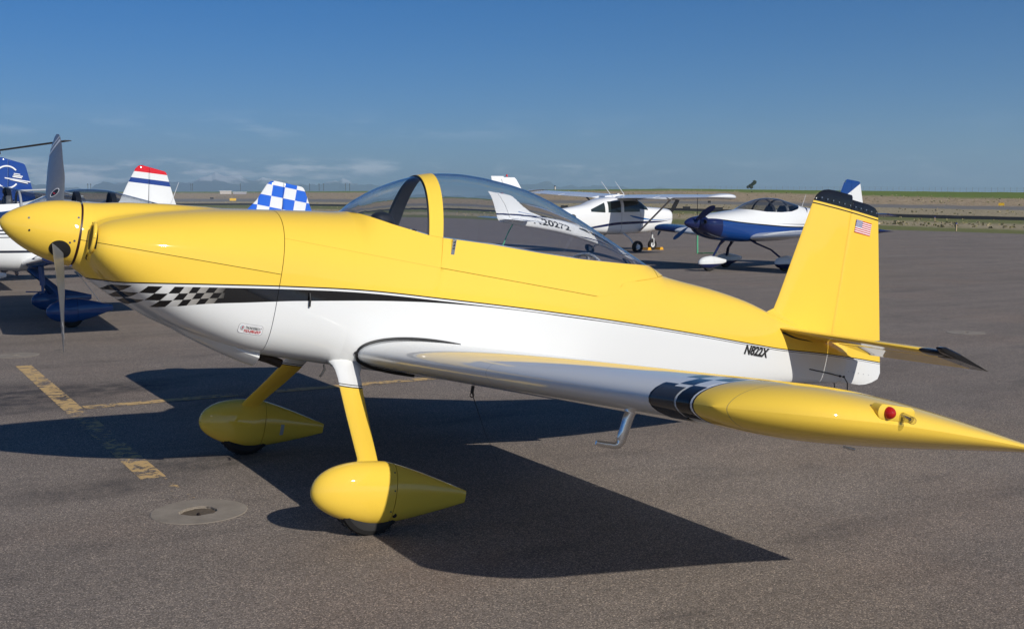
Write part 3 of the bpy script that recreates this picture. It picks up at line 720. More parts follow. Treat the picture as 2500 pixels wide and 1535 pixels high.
# undercarriage
PT = pant_table(1.463, .85, -1.035, -.862, -1.180, .112, -1.008)
M_pant = M_yel
for s in (-1, 1):
    pts = [(1.835, s*.30, -.455, .20, .09), (1.828, s*.352, -.472, .165, .055), (1.822, s*.39, -.492, .145, .040), (1.818, s*.45, -.53, .138, .034), (1.812, s*.52, -.585, .134, .032), (1.796, s*.68, -.69, .126, .030), (1.778, s*.85, -.795, .117, .029), (1.765, s*.98, -.875, .112, .032), (1.758, s*1.03, -.93, .14, .05)]
    leg(ac, pts, M_leg, OFF)
    wheel(ac, WX, s*1.057, WZ+.173, .173, .135, OFF, True)
    f, r = wheel_pant(ac, s*1.057, PT, 1.868, M_pant, OFF)
    bd = Body(PT)
    for x, z in ((1.855, -.90), (1.858, -.985), (1.855, -1.09), (1.84, -1.155)):
        p = bd.pt(x, bd.th(x, z)); yy = s*1.057+(p[1] if s < 0 else -p[1]); screw(f, (x, yy-s*0+(-.0005 if s < 0 else .0005), z), (0, s, .2), .004, M_bp)
    p = bd.pt(1.885, bd.th(1.885, -1.11)); screw(r, (1.885, s*1.057+(p[1] if s < 0 else -p[1]), -1.11), (0, s, -.25), .0125, M_seal, name='axle_hole')
# leg fairing strap on inner side of far pant
b = B(); 
for k in range(1): 
    bd = Body(PT); rows = [[(x, 1.057+p[1]-.002, p[2]) for p in (bd.pt(x, 1.25+.85*k/8) for k in range(9))] for x in (1.985, 2.01)]
    b.rings(rows, False, False)
pm(b, 'duct_tape_strip', M_gp)
# small exterior fittings
b = B(); b.tube([(1.523, MB.yat(1.52, -.10)-.004, -.098), (1.528, MB.yat(1.52, -.13)-.012, -.13), (1.532, MB.yat(1.52, -.16)-.010, -.170)], .006, 8); pm(b, 'static_fitting', M_seal)
b = B(); b.box((2.352, MB.yat(2.34, .31)-.006, .30), (.022, .012, .09)); lt = pm(b, 'canopy_latch', M_met)
for k in range(3): q = B(); q.disc((2.352, MB.yat(2.34, .31)-.0125, .33-.018*k), (0, -1, 0), .006, 10); q.build('latch_hole', M_bp, lt)

# ------------------------------------------------------------------ lettering and decals mapped on the body side
def text_mesh(txt, shear=0, bold=0, res=3):
    cu = bpy.data.curves.new('tmp', 'FONT'); cu.body = txt; cu.size = 1; cu.shear = shear; cu.offset = bold; cu.resolution_u = res; cu.align_x = 'LEFT'
    o = bpy.data.objects.new('tmp', cu); col.objects.link(o)
    dg = bpy.context.evaluated_depsgraph_get(); dg.update(); me = bpy.data.meshes.new_from_object(o.evaluated_get(dg))
    vs = [v.co.copy() for v in me.vertices]; fs = [tuple(p.vertices) for p in me.polygons]
    bpy.data.objects.remove(o); bpy.data.curves.remove(cu); bpy.data.meshes.remove(me)
    x0 = min(v.x for v in vs); x1 = max(v.x for v in vs); y0 = min(v.y for v in vs); y1 = max(v.y for v in vs)
    return [((v.x-x0)/(x1-x0), (v.y-y0)/(y1-y0)) for v in vs], fs
def mapped(bag, txt, f, mi=0, shear=0, bold=0):
    vs, fs = text_mesh(txt, shear, bold); bag.add([f(u, v) for u, v in vs], fs, mi)
def side(x0, x1, z0, z1, lift=.0015, yf=None):
    yf = yf or MB.yat
    return lambda u, v: (x0+(x1-x0)*u, yf(x0+(x1-x0)*u, z0+(z1-z0)*v)-lift, z0+(z1-z0)*v)
b = B(); mapped(b, 'N822X', side(4.808, 5.073, -.022, .048, .0012), 0, .28, .04); mapped(b, 'N822X', side(4.803, 5.068, -.018, .052, .0022), 1, .28, .04)
b.build('registration_lettering', mats=[M_gp, M_bp], parent=ac, loc=OFF, smooth=False)
# engine sticker
b = B(); X0, X1, Z0, Z1 = 1.178, 1.308, -.363, -.310
S = side(X0, X1, Z0, Z1, .0012)
def rr_path(n=8, r=.28, k=1.0):
    P = []; ar = (X1-X0)/(Z1-Z0)
    for cx, cy, a0 in ((1-r/ar, 1-r, 0), (r/ar, 1-r, 90), (r/ar, r, 180), (1-r/ar, r, 270)):
        for i in range(n+1):
            a = R(a0+90*i/n); P.append((cx+r/ar*cos(a), cy+r*sin(a)))
    return [(.5+(u-.5)*k, .5+(v-.5)*(1-(1-k)*2.4)) for u, v in P]+[(.5+(rr0-.5)*k, .5+(rr1-.5)*(1-(1-k)*2.4)) for rr0, rr1 in [P[0]]] if False else [(u, v) for u, v in P]
P = rr_path(); outer = [S(u, v) for u, v in P]; ins = [(u+(.5-u)*.035, v+(.5-v)*.085) for u, v in P]
S2 = side(X0, X1, Z0, Z1, .0014); inner = [S2(u, v) for u, v in ins]
n_ = len(P); b.add(outer+inner, [(i, (i+1) % n_, n_+(i+1) % n_, n_+i) for i in range(n_)], 1); b.add([S2(u, v) for u, v in ins], [tuple(range(n_))], 0)
S3 = side(X0, X1, Z0, Z1, .0028)
sub = lambda u0, u1, v0, v1: (lambda u, v: S3(u0+(u1-u0)*u, v0+(v1-v0)*v))
mapped(b, 'THUNDERBOLT', sub(.29, .94, .50, .76), 2, .15, .0); mapped(b, 'YIO-390-EXP', sub(.25, .93, .14, .42), 3, .3, .03)
hexa = [S3(.16+.10*cos(2*pi*k/6)*.9, .60+.25*sin(2*pi*k/6)) for k in range(6)]; b.add(hexa, [tuple(range(6))], 4)
S4 = side(X0, X1, Z0, Z1, .0036); bolt = [(.21, .90), (.12, .55), (.17, .57), (.11, .22), (.22, .64), (.165, .62)]
b.add([S4(u, v) for u, v in bolt], [(0, 1, 2, 5), (5, 2, 3, 4)], 3)
b.build('engine_sticker', mats=[M_wp, M_gp, M_bp, M_red, plain('pale_hexagon', (.45, .55, .58), .4)], parent=ac, loc=OFF, smooth=False)
# flag on the rudder: 13 stripes and a starred canton
b = B(); fx0, fx1, fz0, fz1 = 5.852, 6.040, 1.038, 1.137; yf = lambda x: -(.029*(1-max(0, (x-5.81))/.30)+.0022)
def fq(xa, xb, za, zb_, l, mi):
    P = [(xa, za), (xb, za), (xb, zb_), (xa, zb_)]; b.add([(x, yf(x)-l, z) for x, z in P], [(0, 1, 2, 3)], mi)
for k in range(13):
    h = (fz1-fz0)/13; fq(fx0, fx1, fz0+h*k, fz0+h*(k+1), 0, 0 if k % 2 == 0 else 1)
ch_ = (fz1-fz0)*7/13; fq(fx0, fx0+.078, fz1-ch_, fz1, .0007, 2)
for r_ in range(9):
    for c_ in range(6 if r_ % 2 == 0 else 5):
        cx = fx0+.0065+(c_+.5*(r_ % 2))*.0130; cz = fz1-ch_*(r_+.5+.0)/9; q = .0026; fq(cx-q, cx+q, cz-q, cz+q, .0013, 1)
b.build('flag_decal', mats=[M_red, M_wp, M_bl], parent=ac, loc=OFF, smooth=False)


# ================================================================== ground
def asphalt_nodes(t, paintmask=None, pcol=None):
    P = t.obj(); X, Y, Z = t.xyz()
    g1 = t.noise(160, 2, .8, P); vc = t.n('ShaderNodeTexVoronoi'); t.put(vc.inputs['Vector'], P); vc.inputs['Scale'].default_value = 175; g2 = vc.outputs[0]; sp_ = t.n('ShaderNodeSeparateColor'); t.put(sp_.inputs[0], vc.outputs['Color']); rc = sp_.outputs[0]; rc2 = sp_.outputs[1]; g3 = t.noise(38, 3, .65, P)
    big = t.noise(.35, 5, .6, P); mid = t.noise(2.1, 5, .6, P)
    base = t.ramp(g1, [(.34, (.09, .078, .068)), (.46, (.15, .130, .115)), (.56, (.21, .183, .163)), (.68, (.34, .30, .27))])
    dot = t.ramp(g2, [(0, 1.28), (.30, 1.05), (.55, .82)])
    base = t.mix(.5, base, dot, 'MULTIPLY'); base = t.mix(1, base, (1.36, 1.29, 1.19), 'MULTIPLY'); base = t.mix(1, base, t.ramp(rc, [(0, (.38, .36, .36)), (.35, (.72, .71, .70)), (.7, (1.05, 1.03, 1.0)), (.88, (1.45, 1.42, 1.38)), (1, (2.2, 2.14, 2.05))]), 'MULTIPLY')
    base = t.mix(t.ramp(g3, [(.3, 0), (.7, .35)]), base, (.20, .185, .17))
    tone = t.ramp(big, [(.25, .86), (.5, 1.0), (.75, 1.12)]); base = t.mix(1, base, tone, 'MULTIPLY')
    tone = t.ramp(mid, [(.25, .92), (.5, 1.0), (.78, 1.07)]); base = t.mix(1, base, tone, 'MULTIPLY')
    stk = t.ramp(t.noise(1.0, 5, .6, t.mapv(P, (.12, 1.3, 1), (2.2, 1.4, 0), (0, 0, .12))), [(.40, .90), (.55, 1.0), (.70, 1.07)]); base = t.mix(1, base, stk, 'MULTIPLY')
    sp2 = t.ramp(t.noise(2.6, 3, .5, t.mapv(P, (1, 1.6, 1), (8.1, 2.7, 0))), [(.73, 0), (.76, .55)]); base = t.mix(sp2, base, (.05, .045, .042))
    red = t.ramp(t.noise(.55, 3, .5, t.mapv(P, loc=(3.1, 1.7, 0))), [(.5, 0), (.72, .35)]); base = t.mix(red, base, t.mix(1, base, (1.12, .98, .88), 'MULTIPLY'))
    # oil and tyre smudges
    sm = t.ramp(t.noise(1.3, 6, .65, t.mapv(P, (.6, 1.5, 1), (5.3, .4, 0))), [(.56, 0), (.74, .42)])
    base = t.mix(sm, base, (.045, .042, .042))
    crk = t.ramp(t.vor(.22, t.mapv(P, loc=(.3, .1, 0)), 'DISTANCE_TO_EDGE'), [(0, 0), (.0009, 0)])
    def blob(x, y, rx, ry, k, c):
        d = t.m_('ADD', t.m_('POWER', t.m_('DIVIDE', t.m_('SUBTRACT', X, x), rx), 2), t.m_('POWER', t.m_('DIVIDE', t.m_('SUBTRACT', Y, y), ry), 2))
        f = t.m_('MULTIPLY', t.ramp(d, [(0, 1), (1, 0)]), t.ramp(t.noise(5, 5, .6, P), [(.3, 0), (.65, k)])); return f, c
    for x, y, rx, ry, k, c in ((-1.1, 4.2, .9, 1.1, .95, (.035, .033, .035)), (-.2, 4.35, .8, .5, .9, (.04, .036, .034)), (-1.0, .55, .7, .28, .7, (.05, .045, .042)), (-.30, .95, .6, .3, .9, (.045, .04, .036)), (.15, -1.75, .45, .35, .35, (.19, .12, .08)), (9.5, 9.2, 2.5, .5, .5, (.08, .07, .07))):
        f, cc = blob(x, y, rx, ry, k, c); base = t.mix(f, base, cc)
    if paintmask is not None: base = t.mix(paintmask, base, pcol)
    t.bump(rc2, .10, .003)
    return base
def M_asphalt_make():
    t = NT('aged_asphalt'); return t.set(asphalt_nodes(t), .88, 0, 0, .3)
M_asph = M_asphalt_make()
def M_line_make(name, worn, col=(.62, .41, .17)):
    t = NT(name); P = t.obj()
    n = t.noise(11, 8, .72, P, dist=.6); n2 = t.noise(2.2, 3, .6, P)
    f = t.m_('ADD', n, t.m_('MULTIPLY', t.m_('SUBTRACT', n2, .5), .35))
    Yc = t.xyz()[1]; shade_wear = t.m_('MULTIPLY', t.m_('LESS_THAN', t.m_('ABSOLUTE', t.m_('SUBTRACT', Yc, 2.15)), 1.0), .06) if worn < .5 else 0.0  # thins line paint across the wing's shadow: wear plus shade put into the colour
    f = t.m_('SUBTRACT', f, shade_wear)
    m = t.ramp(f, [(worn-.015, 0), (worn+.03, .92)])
    cc = t.mix(t.noise(70, 4, .7, P), tuple(c*.75 for c in col), tuple(min(1, c*1.2) for c in col))
    return t.set(asphalt_nodes(t, m, cc), .85, 0, 0, .3)
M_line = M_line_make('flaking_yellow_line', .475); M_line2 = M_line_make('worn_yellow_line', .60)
# apron outline and band geometry of the airfield beyond, by bearing from the apron's corner
CX, CY = CAM.x, CAM.y; F_ = 2707.6
def bearing(px): return YAW+math.atan((px-1231.5)/F_)
def el(py, px):                      # elevation angle of an image height at an image column
    d = fwd+r2*((px-1231.5)/F_)-u2*((py-756)/F_); return math.atan2(d.z, hypot(d.x, d.y))
COLS = [(-600, [513, 509, 504, 497, 492, 488, 481, 464, 461]), (600, [510, 506, 501, 493, 489, 485, 478, 463.5, 461]), (1640, [539, 527, 514, 507, 501, 490, 483, 458, 454]), (2315, [558, 549, 536, 527, 519, 503, 495, 477, 461.5]), (3200, [590, 578, 560, 548, 538, 518, 508, 485, 468])]
FAC = [1, 1.23, 1.6, 2.0, 2.25, 2.9, 3.2, 4.2, 5.2]
SPEC = [(bearing(p), [el(y, p) for y in ys]) for p, ys in COLS]
def band(az):
    az = max(SPEC[0][0], min(SPEC[-1][0], az))
    for (a, A), (b_, B_) in zip(SPEC, SPEC[1:]):
        if az <= b_:
            f = (az-a)/(b_-a); E_ = [p+(q-p)*f for p, q in zip(A, B_)]; break
    else: E_ = SPEC[-1][1]
    r0 = CAM.z/math.tan(-E_[0]); 
    out = []
    for e_, k in zip(E_, FAC): out.append((r0*k, CAM.z+r0*k*math.tan(e_)))
    return out
NA = 260
azs = [R(-30)+(R(115)-R(-30))*i/NA for i in range(NA+1)]
edge = [(CX+sin(a)*band(a)[0][0], CY+cos(a)*band(a)[0][0]) for a in azs]
HOLES = [((-.600, -.232), .252, .085), ((10.055, 3.35), .235, .03), ((-.70, 7.25), .235, .03)]
outer = [Vector((x, y, 0)) for x, y in edge]+[Vector((180, -80, 0)), Vector((-160, -80, 0))]
loops = [outer]
HN = 24; hole_rings = []
for i, ((hx, hy), R_, hr) in enumerate(HOLES):
    rr = [hr*(1+.22*mnoise.noise(Vector((cos(2*pi*k/HN)*1.3+i*5, sin(2*pi*k/HN)*1.3, 0)))+.05*random.random()) for k in range(HN)]
    hole_rings.append([Vector((hx+rr[k]*1.15*cos(2*pi*k/HN), hy+rr[k]*cos(2*pi*k/HN+pi/2*3), 0)) for k in range(HN)]); loops.append(hole_rings[-1])
tri = mgeo.tessellate_polygon(loops); allv = [v for l in loops for v in l]
fs = []
for a_, b_, c_ in tri:
    n = (allv[b_]-allv[a_]).cross(allv[c_]-allv[a_]); fs.append((a_, b_, c_) if n.z > 0 else (a_, c_, b_))
struct(mesh('tarmac', allv, fs, M_asph, smooth=False))
# concrete tie-down pads with a dirt-filled hole and a ring
def M_conc():
    t = NT('tie_down_concrete'); P = t.obj(); n = t.noise(6, 6, .6, P); g = t.noise(170, 3, .7, P)
    c = t.ramp(n, [(.3, (.205, .172, .135)), (.7, (.31, .265, .21))]); c = t.mix(.5, c, t.ramp(g, [(.3, .72), (.7, 1.2)]), 'MULTIPLY'); t.bump(g, .25, .004); return t.set(c, .9)
M_con = M_conc(); M_dirt = plain('dry_dirt', (.10, .075, .05), .95, 0, 0, 60, .6)
labs = ['large round concrete tie-down pad with a dirt hole, left of the near yellow wheel fairing', 'thin round concrete tie-down pad on the tarmac right of the yellow rudder', 'round concrete tie-down pad just above the start of the yellow line at left edge']
for i, (((hx, hy), R_, hr), ring) in enumerate(zip(HOLES, hole_rings)):
    t_ = empty('tie_down_pad', (hx, hy, 0)); tag(t_, labs[i], 'tie-down pad', 'round concrete tie-down pads set in the tarmac')
    b = B(); o_ = [(R_*(1+.02*mnoise.noise(Vector((k*.7, i, 0))))*cos(2*pi*k/72), R_*(1+.02*mnoise.noise(Vector((k*.7, i, 3))))*sin(2*pi*k/72)) for k in range(72)]
    def inn(k, s=1.0):
        q = (k*HN/72.); i0 = int(q) % HN; f = q-int(q); p = ring[i0].lerp(ring[(i0+1) % HN], f); return ((p.x-hx)*s, (p.y-hy)*s)
    # ring vertices go once round; hole ring shares the angle order
    ang = sorted(range(HN), key=lambda k: atan2(ring[k].y-hy, ring[k].x-hx)); rg = [ring[k] for k in ang]; st0 = 0
    pts = []
    for k in range(72):
        a = 2*pi*k/72; best = min(rg, key=lambda p: abs((atan2(p.y-hy, p.x-hx)-a+pi) % (2*pi)-pi)); rad_ = hypot(best.x-hx, best.y-hy)
        pts.append((rad_*cos(a), rad_*sin(a)))
    b.rings([[(x, y, .0012) for x, y in o_], [(x*.985, y*.985, .004) for x, y in o_], [(x*1.02, y*1.02, .004) for x, y in pts], [(x*.985, y*.985, -.03) for x, y in pts]], True, False)
    b.build('concrete_ring', M_con, t_, sharp=30)
    b = B(); rows = [[(x*1.0, y*1.0, -.010) for x, y in pts], [(x*.7, y*.7, -.035) for x, y in pts], [(x*.4, y*.4, -.05) for x, y in pts], [(x*.05, y*.05, -.045) for x, y in pts]]
    rows = [[(x, y, z+.007*mnoise.noise(Vector((x*60, y*60, i)))) for x, y, z in r] for r in rows]
    b.rings(rows, True, True); b.build('dirt_fill', M_dirt, t_)
    if i == 0:
        b = B(); b.tube([(-.01, -.03+.028*cos(a), -.03+.028*sin(a)) for a in [2*pi*k/14 for k in range(15)]], .006, 8, cap=False); b.build('anchor_ring', plain('rusty_steel', (.06, .04, .03), .7, .6), t_)
def strip(name, pts, w_, mat, lab=None, z=.0018):
    b = B()
    for (x0, y0), (x1, y1) in zip(pts, pts[1:]):
        d = Vector((x1-x0, y1-y0)).normalized(); n = Vector((-d.y, d.x))*w_/2
        b.add([(x0+n.x, y0+n.y, z), (x0-n.x, y0-n.y, z), (x1-n.x, y1-n.y, z), (x1+n.x, y1+n.y, z)], [(0, 1, 2, 3)])
    return struct(b.build(name, mat, smooth=False))
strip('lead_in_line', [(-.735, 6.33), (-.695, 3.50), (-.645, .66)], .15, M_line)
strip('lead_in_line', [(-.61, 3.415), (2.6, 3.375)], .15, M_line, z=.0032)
strip('lead_in_line', [(-.645, .66), (-.62, .06)], .15, M_line2, z=.0012)

# airfield terrain in bands out to the crest, and beyond
def terrain_mat():
    t = NT('prairie_and_taxiways'); U = t.uv(); s_ = t.n('ShaderNodeSeparateXYZ'); t.put(s_.inputs[0], U); P = t.obj()
    v = s_.outputs[1]
    wob = t.m_('MULTIPLY', t.m_('SUBTRACT', t.noise(.12, 5, .6, P), .5), .55)
    w2 = t.m_('MULTIPLY', t.m_('SUBTRACT', t.noise(.9, 4, .6, P), .5), .35)
    v2 = t.m_('ADD', v, t.m_('ADD', wob, w2))
    big = t.noise(.03, 6, .62, P); fine = t.noise(.55, 6, .75, P); tuft = t.noise(2.6, 5, .75, P)
    green = t.mix(fine, (.060, .080, .014), (.20, .235, .055)); green = t.mix(t.ramp(tuft, [(.42, 0), (.6, .8)]), green, (.24, .21, .12))
    tan = t.mix(fine, (.24, .19, .115), (.72, .59, .38)); tan = t.mix(t.ramp(tuft, [(.40, .7), (.58, 0)]), tan, (.07, .07, .035))
    brown = t.mix(t.ramp(fine, [(.3, 0), (.7, 1)]), (.17, .125, .07), (.72, .54, .34)); brown = t.mix(t.ramp(tuft, [(.35, .8), (.52, 0)]), brown, (.045, .045, .022))
    far = t.mix(big, (.115, .165, .026), (.19, .235, .05))
    taxi = t.mix(fine, (.016, .015, .013), (.030, .028, .025)); road = t.mix(fine, (.15, .14, .125), (.27, .25, .22))
    def step(c, lo, mat, soft=.06, src=None):
        f = t.m_('DIVIDE', t.m_('SUBTRACT', src if src is not None else v2, lo-soft), 2*soft, clamp=True); return t.mix(f, c, mat)
    c = step(green, 1, tan, .25); c = step(c, 2, green, .25); c = step(c, 3, taxi, .04, v); c = step(c, 4, tan, .06, v)
    c = step(c, 5, road, .06, t.m_('ADD', v, w2)); c = step(c, 6, brown, .10); c = step(c, 7, far, .16)
    # edge of the grass by the tarmac: a ragged light verge
    t.bump(t.mix(.5, fine, tuft), .6, .25)
    return t.set(c, .95, 0, 0, .1)
b = B(); rows = []; uvs = []
SUB = 5
ks = []
for k in range(8):
    for q in range(SUB): ks.append(k+q/SUB)
ks.append(8)
def tpoint(a, v):
    bb = band(a); k = min(7, int(v)); f = v-k; r = bb[k][0]+(bb[k+1][0]-bb[k][0])*f; z = bb[k][1]+(bb[k+1][1]-bb[k][1])*f
    return r, z
for v in ks:
    row = []
    for a in azs:
        r, z = tpoint(a, v); x, y = CX+sin(a)*r, CY+cos(a)*r
        if 0 < v: z += (.12 if v > 6 else .04)*mnoise.noise(Vector((x*.15, y*.15, 0)))*min(1, v*2)
        if v == 0: z = -.004
        row.append((x, y, z))
    rows.append(row); uvs.append([v]*len(row))
crest = band(0)[8]
for fac, dz in ((1.25, -.6), (2.0, -1.0), (4.0, 0.0)):
    row = []
    for a in azs:
        r, z = band(a)[8]; e_ = math.atan2(z-CAM.z, r)-.0012; r2_ = r*fac; row.append((CX+sin(a)*r2_, CY+cos(a)*r2_, CAM.z+r2_*math.tan(e_)))
    rows.append(row); uvs.append([8.5]*len(row))
row = [(CX+sin(a)*9000, CY+cos(a)*9000, 60) for a in azs]; rows.append(row); uvs.append([8.6]*len(row))
b.rings(rows, False, False)
ter = b.build('grassland', terrain_mat(), sharp=None)
uvl = ter.data.uv_layers.new(name='UVMap'); fl = [u for r in uvs for u in r]
for lp in ter.data.loops: uvl.data[lp.index].uv = (0, fl[lp.vertex_index])
struct(ter)
# ground behind the camera
g = B(); g.add([(-9000, -9000, -.05), (9000, -9000, -.05), (9000, -79, -.05), (-9000, -79, -.05)], [(0, 1, 2, 3)]); g.add([(-9000, -79, -.05), (-159, -79, -.05), (-159, 300, -.05), (-9000, 4000, -.05)], [(0, 1, 2, 3)]); g.add([(179, -79, -.05), (9000, -79, -.05), (9000, 10, -.05), (60, 0, -.05)], [(0, 1, 2, 3)])
pl_ = plain('dry_plain', (.17, .145, .09), .95, 0, 0, .2, .3); struct(g.build('plain', pl_, smooth=False))

# mountains with snow
def mtn_mat():
    t = NT('mountain_rock_and_snow'); X, Y, Z = t.xyz(); n = t.noise(.0035, 8, .65)
    h = t.m_('ADD', Z, t.m_('MULTIPLY', t.m_('SUBTRACT', n, .5), 260))
    c = t.mix(t.ramp(t.m_('DIVIDE', h, 500), [(.50, 0), (.60, 1)]), (.05, .06, .055), (.75, .77, .8)); return t.set(c, .9)
b = B(); rows = []; NM = 420; MD = 11000
for d in range(7):
    row = []
    for i in range(NM+1):
        a = R(-12)+(R(66)+R(12))*i/NM; rr_ = MD+d*380
        k = (0, .35, .72, 1.0, .8, .4, 0)[d]
        fall = max(0, min(1, (R(46)-a)/R(22)))**.8
        h = 215+150*mnoise.noise(Vector((a*9, d*.25, 0)))+95*mnoise.noise(Vector((a*31, d*.6, 4)))+60*mnoise.noise(Vector((a*90, d, 9)))+26*mnoise.noise(Vector((a*260, d*2, 2)))
        z = 60+max(0, h)*k*fall; row.append((CX+sin(a)*rr_, CY+cos(a)*rr_, z-(40 if k == 0 else 0)))
    rows.append(row)
b.rings(rows, False, False); struct(b.build('mountains', mtn_mat(), sharp=20))
# air
hm = bpy.data.materials.new('thin_haze'); hm.use_nodes = True; ht = hm.node_tree; ht.nodes.clear()
ho = ht.nodes.new('ShaderNodeOutputMaterial'); hv = ht.nodes.new('ShaderNodeVolumePrincipled'); hv.inputs['Color'].default_value = (.60, .80, 1.0, 1); hv.inputs['Density'].default_value = 1.45e-4; hv.inputs['Anisotropy'].default_value = .2
ht.links.new(hv.outputs[0], ho.inputs['Volume'])
hb = B(); hb.box((0, 3000, 232), (30000, 24000, 474)); hzo = hb.build('haze', hm, smooth=False); hzo['kind'] = 'stuff'

# ================================================================== other parked aeroplanes
RV7 = [(.372,.13,-.14,.15,-.01,2,2),(.42,.15,-.20,.28,-.03,2.5,2.4),(.48,.17,-.26,.36,-.03,2.4,2.5),(.7,.215,-.36,.44,-.03,2.35,2.8),(1.0,.25,-.43,.485,-.03,2.35,3),(1.35,.29,-.47,.50,-.03,2.4,3.4),(1.75,.34,-.49,.51,-.03,2.3,4),
(1.95,.44,-.49,.51,-.03,2.2,4),(2.15,.52,-.49,.515,-.03,2.15,4.4),(2.4,.59,-.49,.515,-.03,2.1,4.4),(2.7,.62,-.485,.51,-.03,2.1,4.4),(3.0,.605,-.475,.49,-.03,2.1,4.4),(3.3,.54,-.455,.455,-.02,2.1,4.4),(3.6,.465,-.43,.41,-.01,2.1,4.4),(3.85,.40,-.405,.37,0,2.2,4.4),
(4.3,.34,-.35,.30,.01,2.2,4.2),(4.9,.28,-.265,.20,.02,2.2,4),(5.5,.22,-.18,.11,.03,2.2,4),(5.95,.19,-.11,.04,.04,2.2,3)]
def lowwing(root, H, fus_m, wing_m, fin_m, hs_m, leg_m, pant_m, spin_m, blade_m, glass_m=None, nose=True, phis=(0.6,), blades=2, sc_=1.0, fin_top=1.05, tipup=None, glass_on=True, pitchblade=1.6, fsh=.27, cap_frame=True):
    off = Vector((0, 0, H)); bd = Body(RV7)
    def mk(bag, n, m, sh=50): return bag.build(n, m, root, loc=off, sharp=sh)
    sill = [(1.75,.335),(1.95,.31),(2.3,.265),(2.8,.25),(3.2,.27),(3.5,.33),(3.7,.42),(3.8,.44)]
    ths = lambda x: bd.th(x, ip1(sill, x)) if 1.76 < x < 3.72 else 0.0
    b = B(); bd.patch(b, [.38, .40, .42, .45, .5, .6]+frange(.7, 1.75, .1), lambda x: 0, lambda x: 2*pi, 48); bd.patch(b, [1.75, 1.765]+frange(1.8, 3.7, .1), ths, lambda x: 2*pi-ths(x), 48); bd.patch(b, frange(3.7, 5.95, .15), lambda x: 0, lambda x: 2*pi, 48)
    f = mk(b, 'fuselage', fus_m)
    b = B(); bd.patch(b, frange(1.77, 3.71, .1), lambda x: 1.5, lambda x: 2*pi-1.5, 24, -.01); mk(b, 'cabin_floor', M_intd)
    b = B(); bd.patch(b, frange(1.77, 3.70, .1), lambda x: -ths(x), lambda x: ths(x), 36); mk(b, 'canopy', glass_m or M_can, 80)
    b = B(); bd.patch(b, frange(2.55, 2.62, .07), lambda x: -ths(x), lambda x: ths(x), 36, -.03); bd.patch(b, frange(3.05, 3.13, .08), lambda x: -ths(x), lambda x: ths(x), 36, -.02); mk(b, 'roll_bar', M_intd)
    for yy in (-.24, .24):
        b = B(); b.rings([[(2.95+.08*f_, yy-w_, -.2+.62*f_), (3.03+.08*f_, yy-w_, -.2+.62*f_), (3.03+.08*f_, yy+w_, -.2+.62*f_), (2.95+.08*f_, yy+w_, -.2+.62*f_)] for f_, w_ in ((0, .2), (.5, .2), (.85, .17), (1, .1))]); mk(b, 'seat', M_int, 30)
    for s in (-1, 1):
        wing_half(root, s, 1.75, -.38, .45, 3.75, 1.47, .058, (wing_m, wing_m), off, ytip=3.4, flap=(.55, 1.9), ail=(1.92, 3.38))
        b = B(); fin_surface(b, [(s*y, 5.10+(y-.1)*.10, 5.70, t, .19) for y, t in ((.04, .03), (.8, .026), (1.30, .022), (1.36, .008))], P_fixed, 10, 'hs'); mk(b, 'tailplane', hs_m)
        b = B(); fin_surface(b, [(s*y, 5.71, 5.71+c, .022, .19) for y, c in ((.1, .42), (.8, .38), (1.36, .33))], P_move, 10, 'hs')
        b.v = [(5.71+(x-5.71)*.985, y, .19-(x-5.71)*.17+(z-.19)) for x, y, z in b.v]; mk(b, 'elevator', hs_m)
    k = fin_top/1.05
    b = B(); fin_surface(b, [(.12, 5.02, 5.72, .034, 0), (.30, 5.17, 5.72, .034, 0), (.6*k, 5.32, 5.74, .03, 0), (.95*k, 5.50, 5.76, .026, 0), (1.02*k, 5.56, 5.765, .02, 0), (1.05*k, 5.63, 5.77, .008, 0)], P_fixed, 10); b.v = [(x, y, z-(x-5.60)*fsh*max(0, z)/1.05) for x, y, z in b.v]; mk(b, 'fin', fin_m)
    b = B(); fin_surface(b, [(-.12, 5.90, 6.20, .01, 0), (-.05, 5.76, 6.33, .028, 0), (.05, 5.725, 6.36, .032, 0), (.5*k, 5.745, 6.24, .028, 0), (.98*k, 5.768, 6.13, .024, 0), (1.03*k, 5.772, 6.11, .018, 0), (1.05*k, 5.775, 6.08, .008, 0)], P_move, 10); b.v = [(x, y, z-(x-5.60)*fsh*max(0, z)/1.05) for x, y, z in b.v]; mk(b, 'rudder', fin_m)
    spinner(root, .37, .16, spin_m, off)
    b = B(); b.tube([(.372, 0, 0), (.385, 0, 0)], .14, 24); mk(b, 'back_plate', M_dark)
    for q in range(blades): prop_blade(root, .29, phis[0]+2*pi*q/blades, .90, blade_m, off, pitch=pitchblade, cmax=.15)
    for s in (-1, 1):
        b = B(); n = 16; b.rings([[(x, s*(.27+.085*cos(2*pi*k_/n)), .03+.055*sin(2*pi*k_/n)) for k_ in range(n)] for x in (.425, .413)][::-1]); mk(b, 'air_inlet', M_dark)
    T = pant_table(0, .90, 0, .17, -.155, .115, .03)
    def gear(x, y, path):
        leg(root, path, leg_m, off); wheel(root, x, y, -H+.17, .17, .12, off, False)
        TT = [(a+x-.33, b_-H+.21, c_-H+.21, d_, e_-H+.21, f_, g_) for a, b_, c_, d_, e_, f_, g_ in T]
        wheel_pant(root, y, TT, x+.08, pant_m, off, 24)
    mxw = 2.32 if nose else 1.75
    for s in (-1, 1):
        x0 = 1.95 if nose else 1.45
        gear(mxw, s*1.10, [(x0-.05, s*.36, -.44, .16, .06), (x0, s*.45, -.52, .11, .035), (x0+(mxw-x0)*.5, s*.8, -.45-(H-.7)*.45, .09, .03), (mxw, s*1.07, -H+.26, .09, .03)])
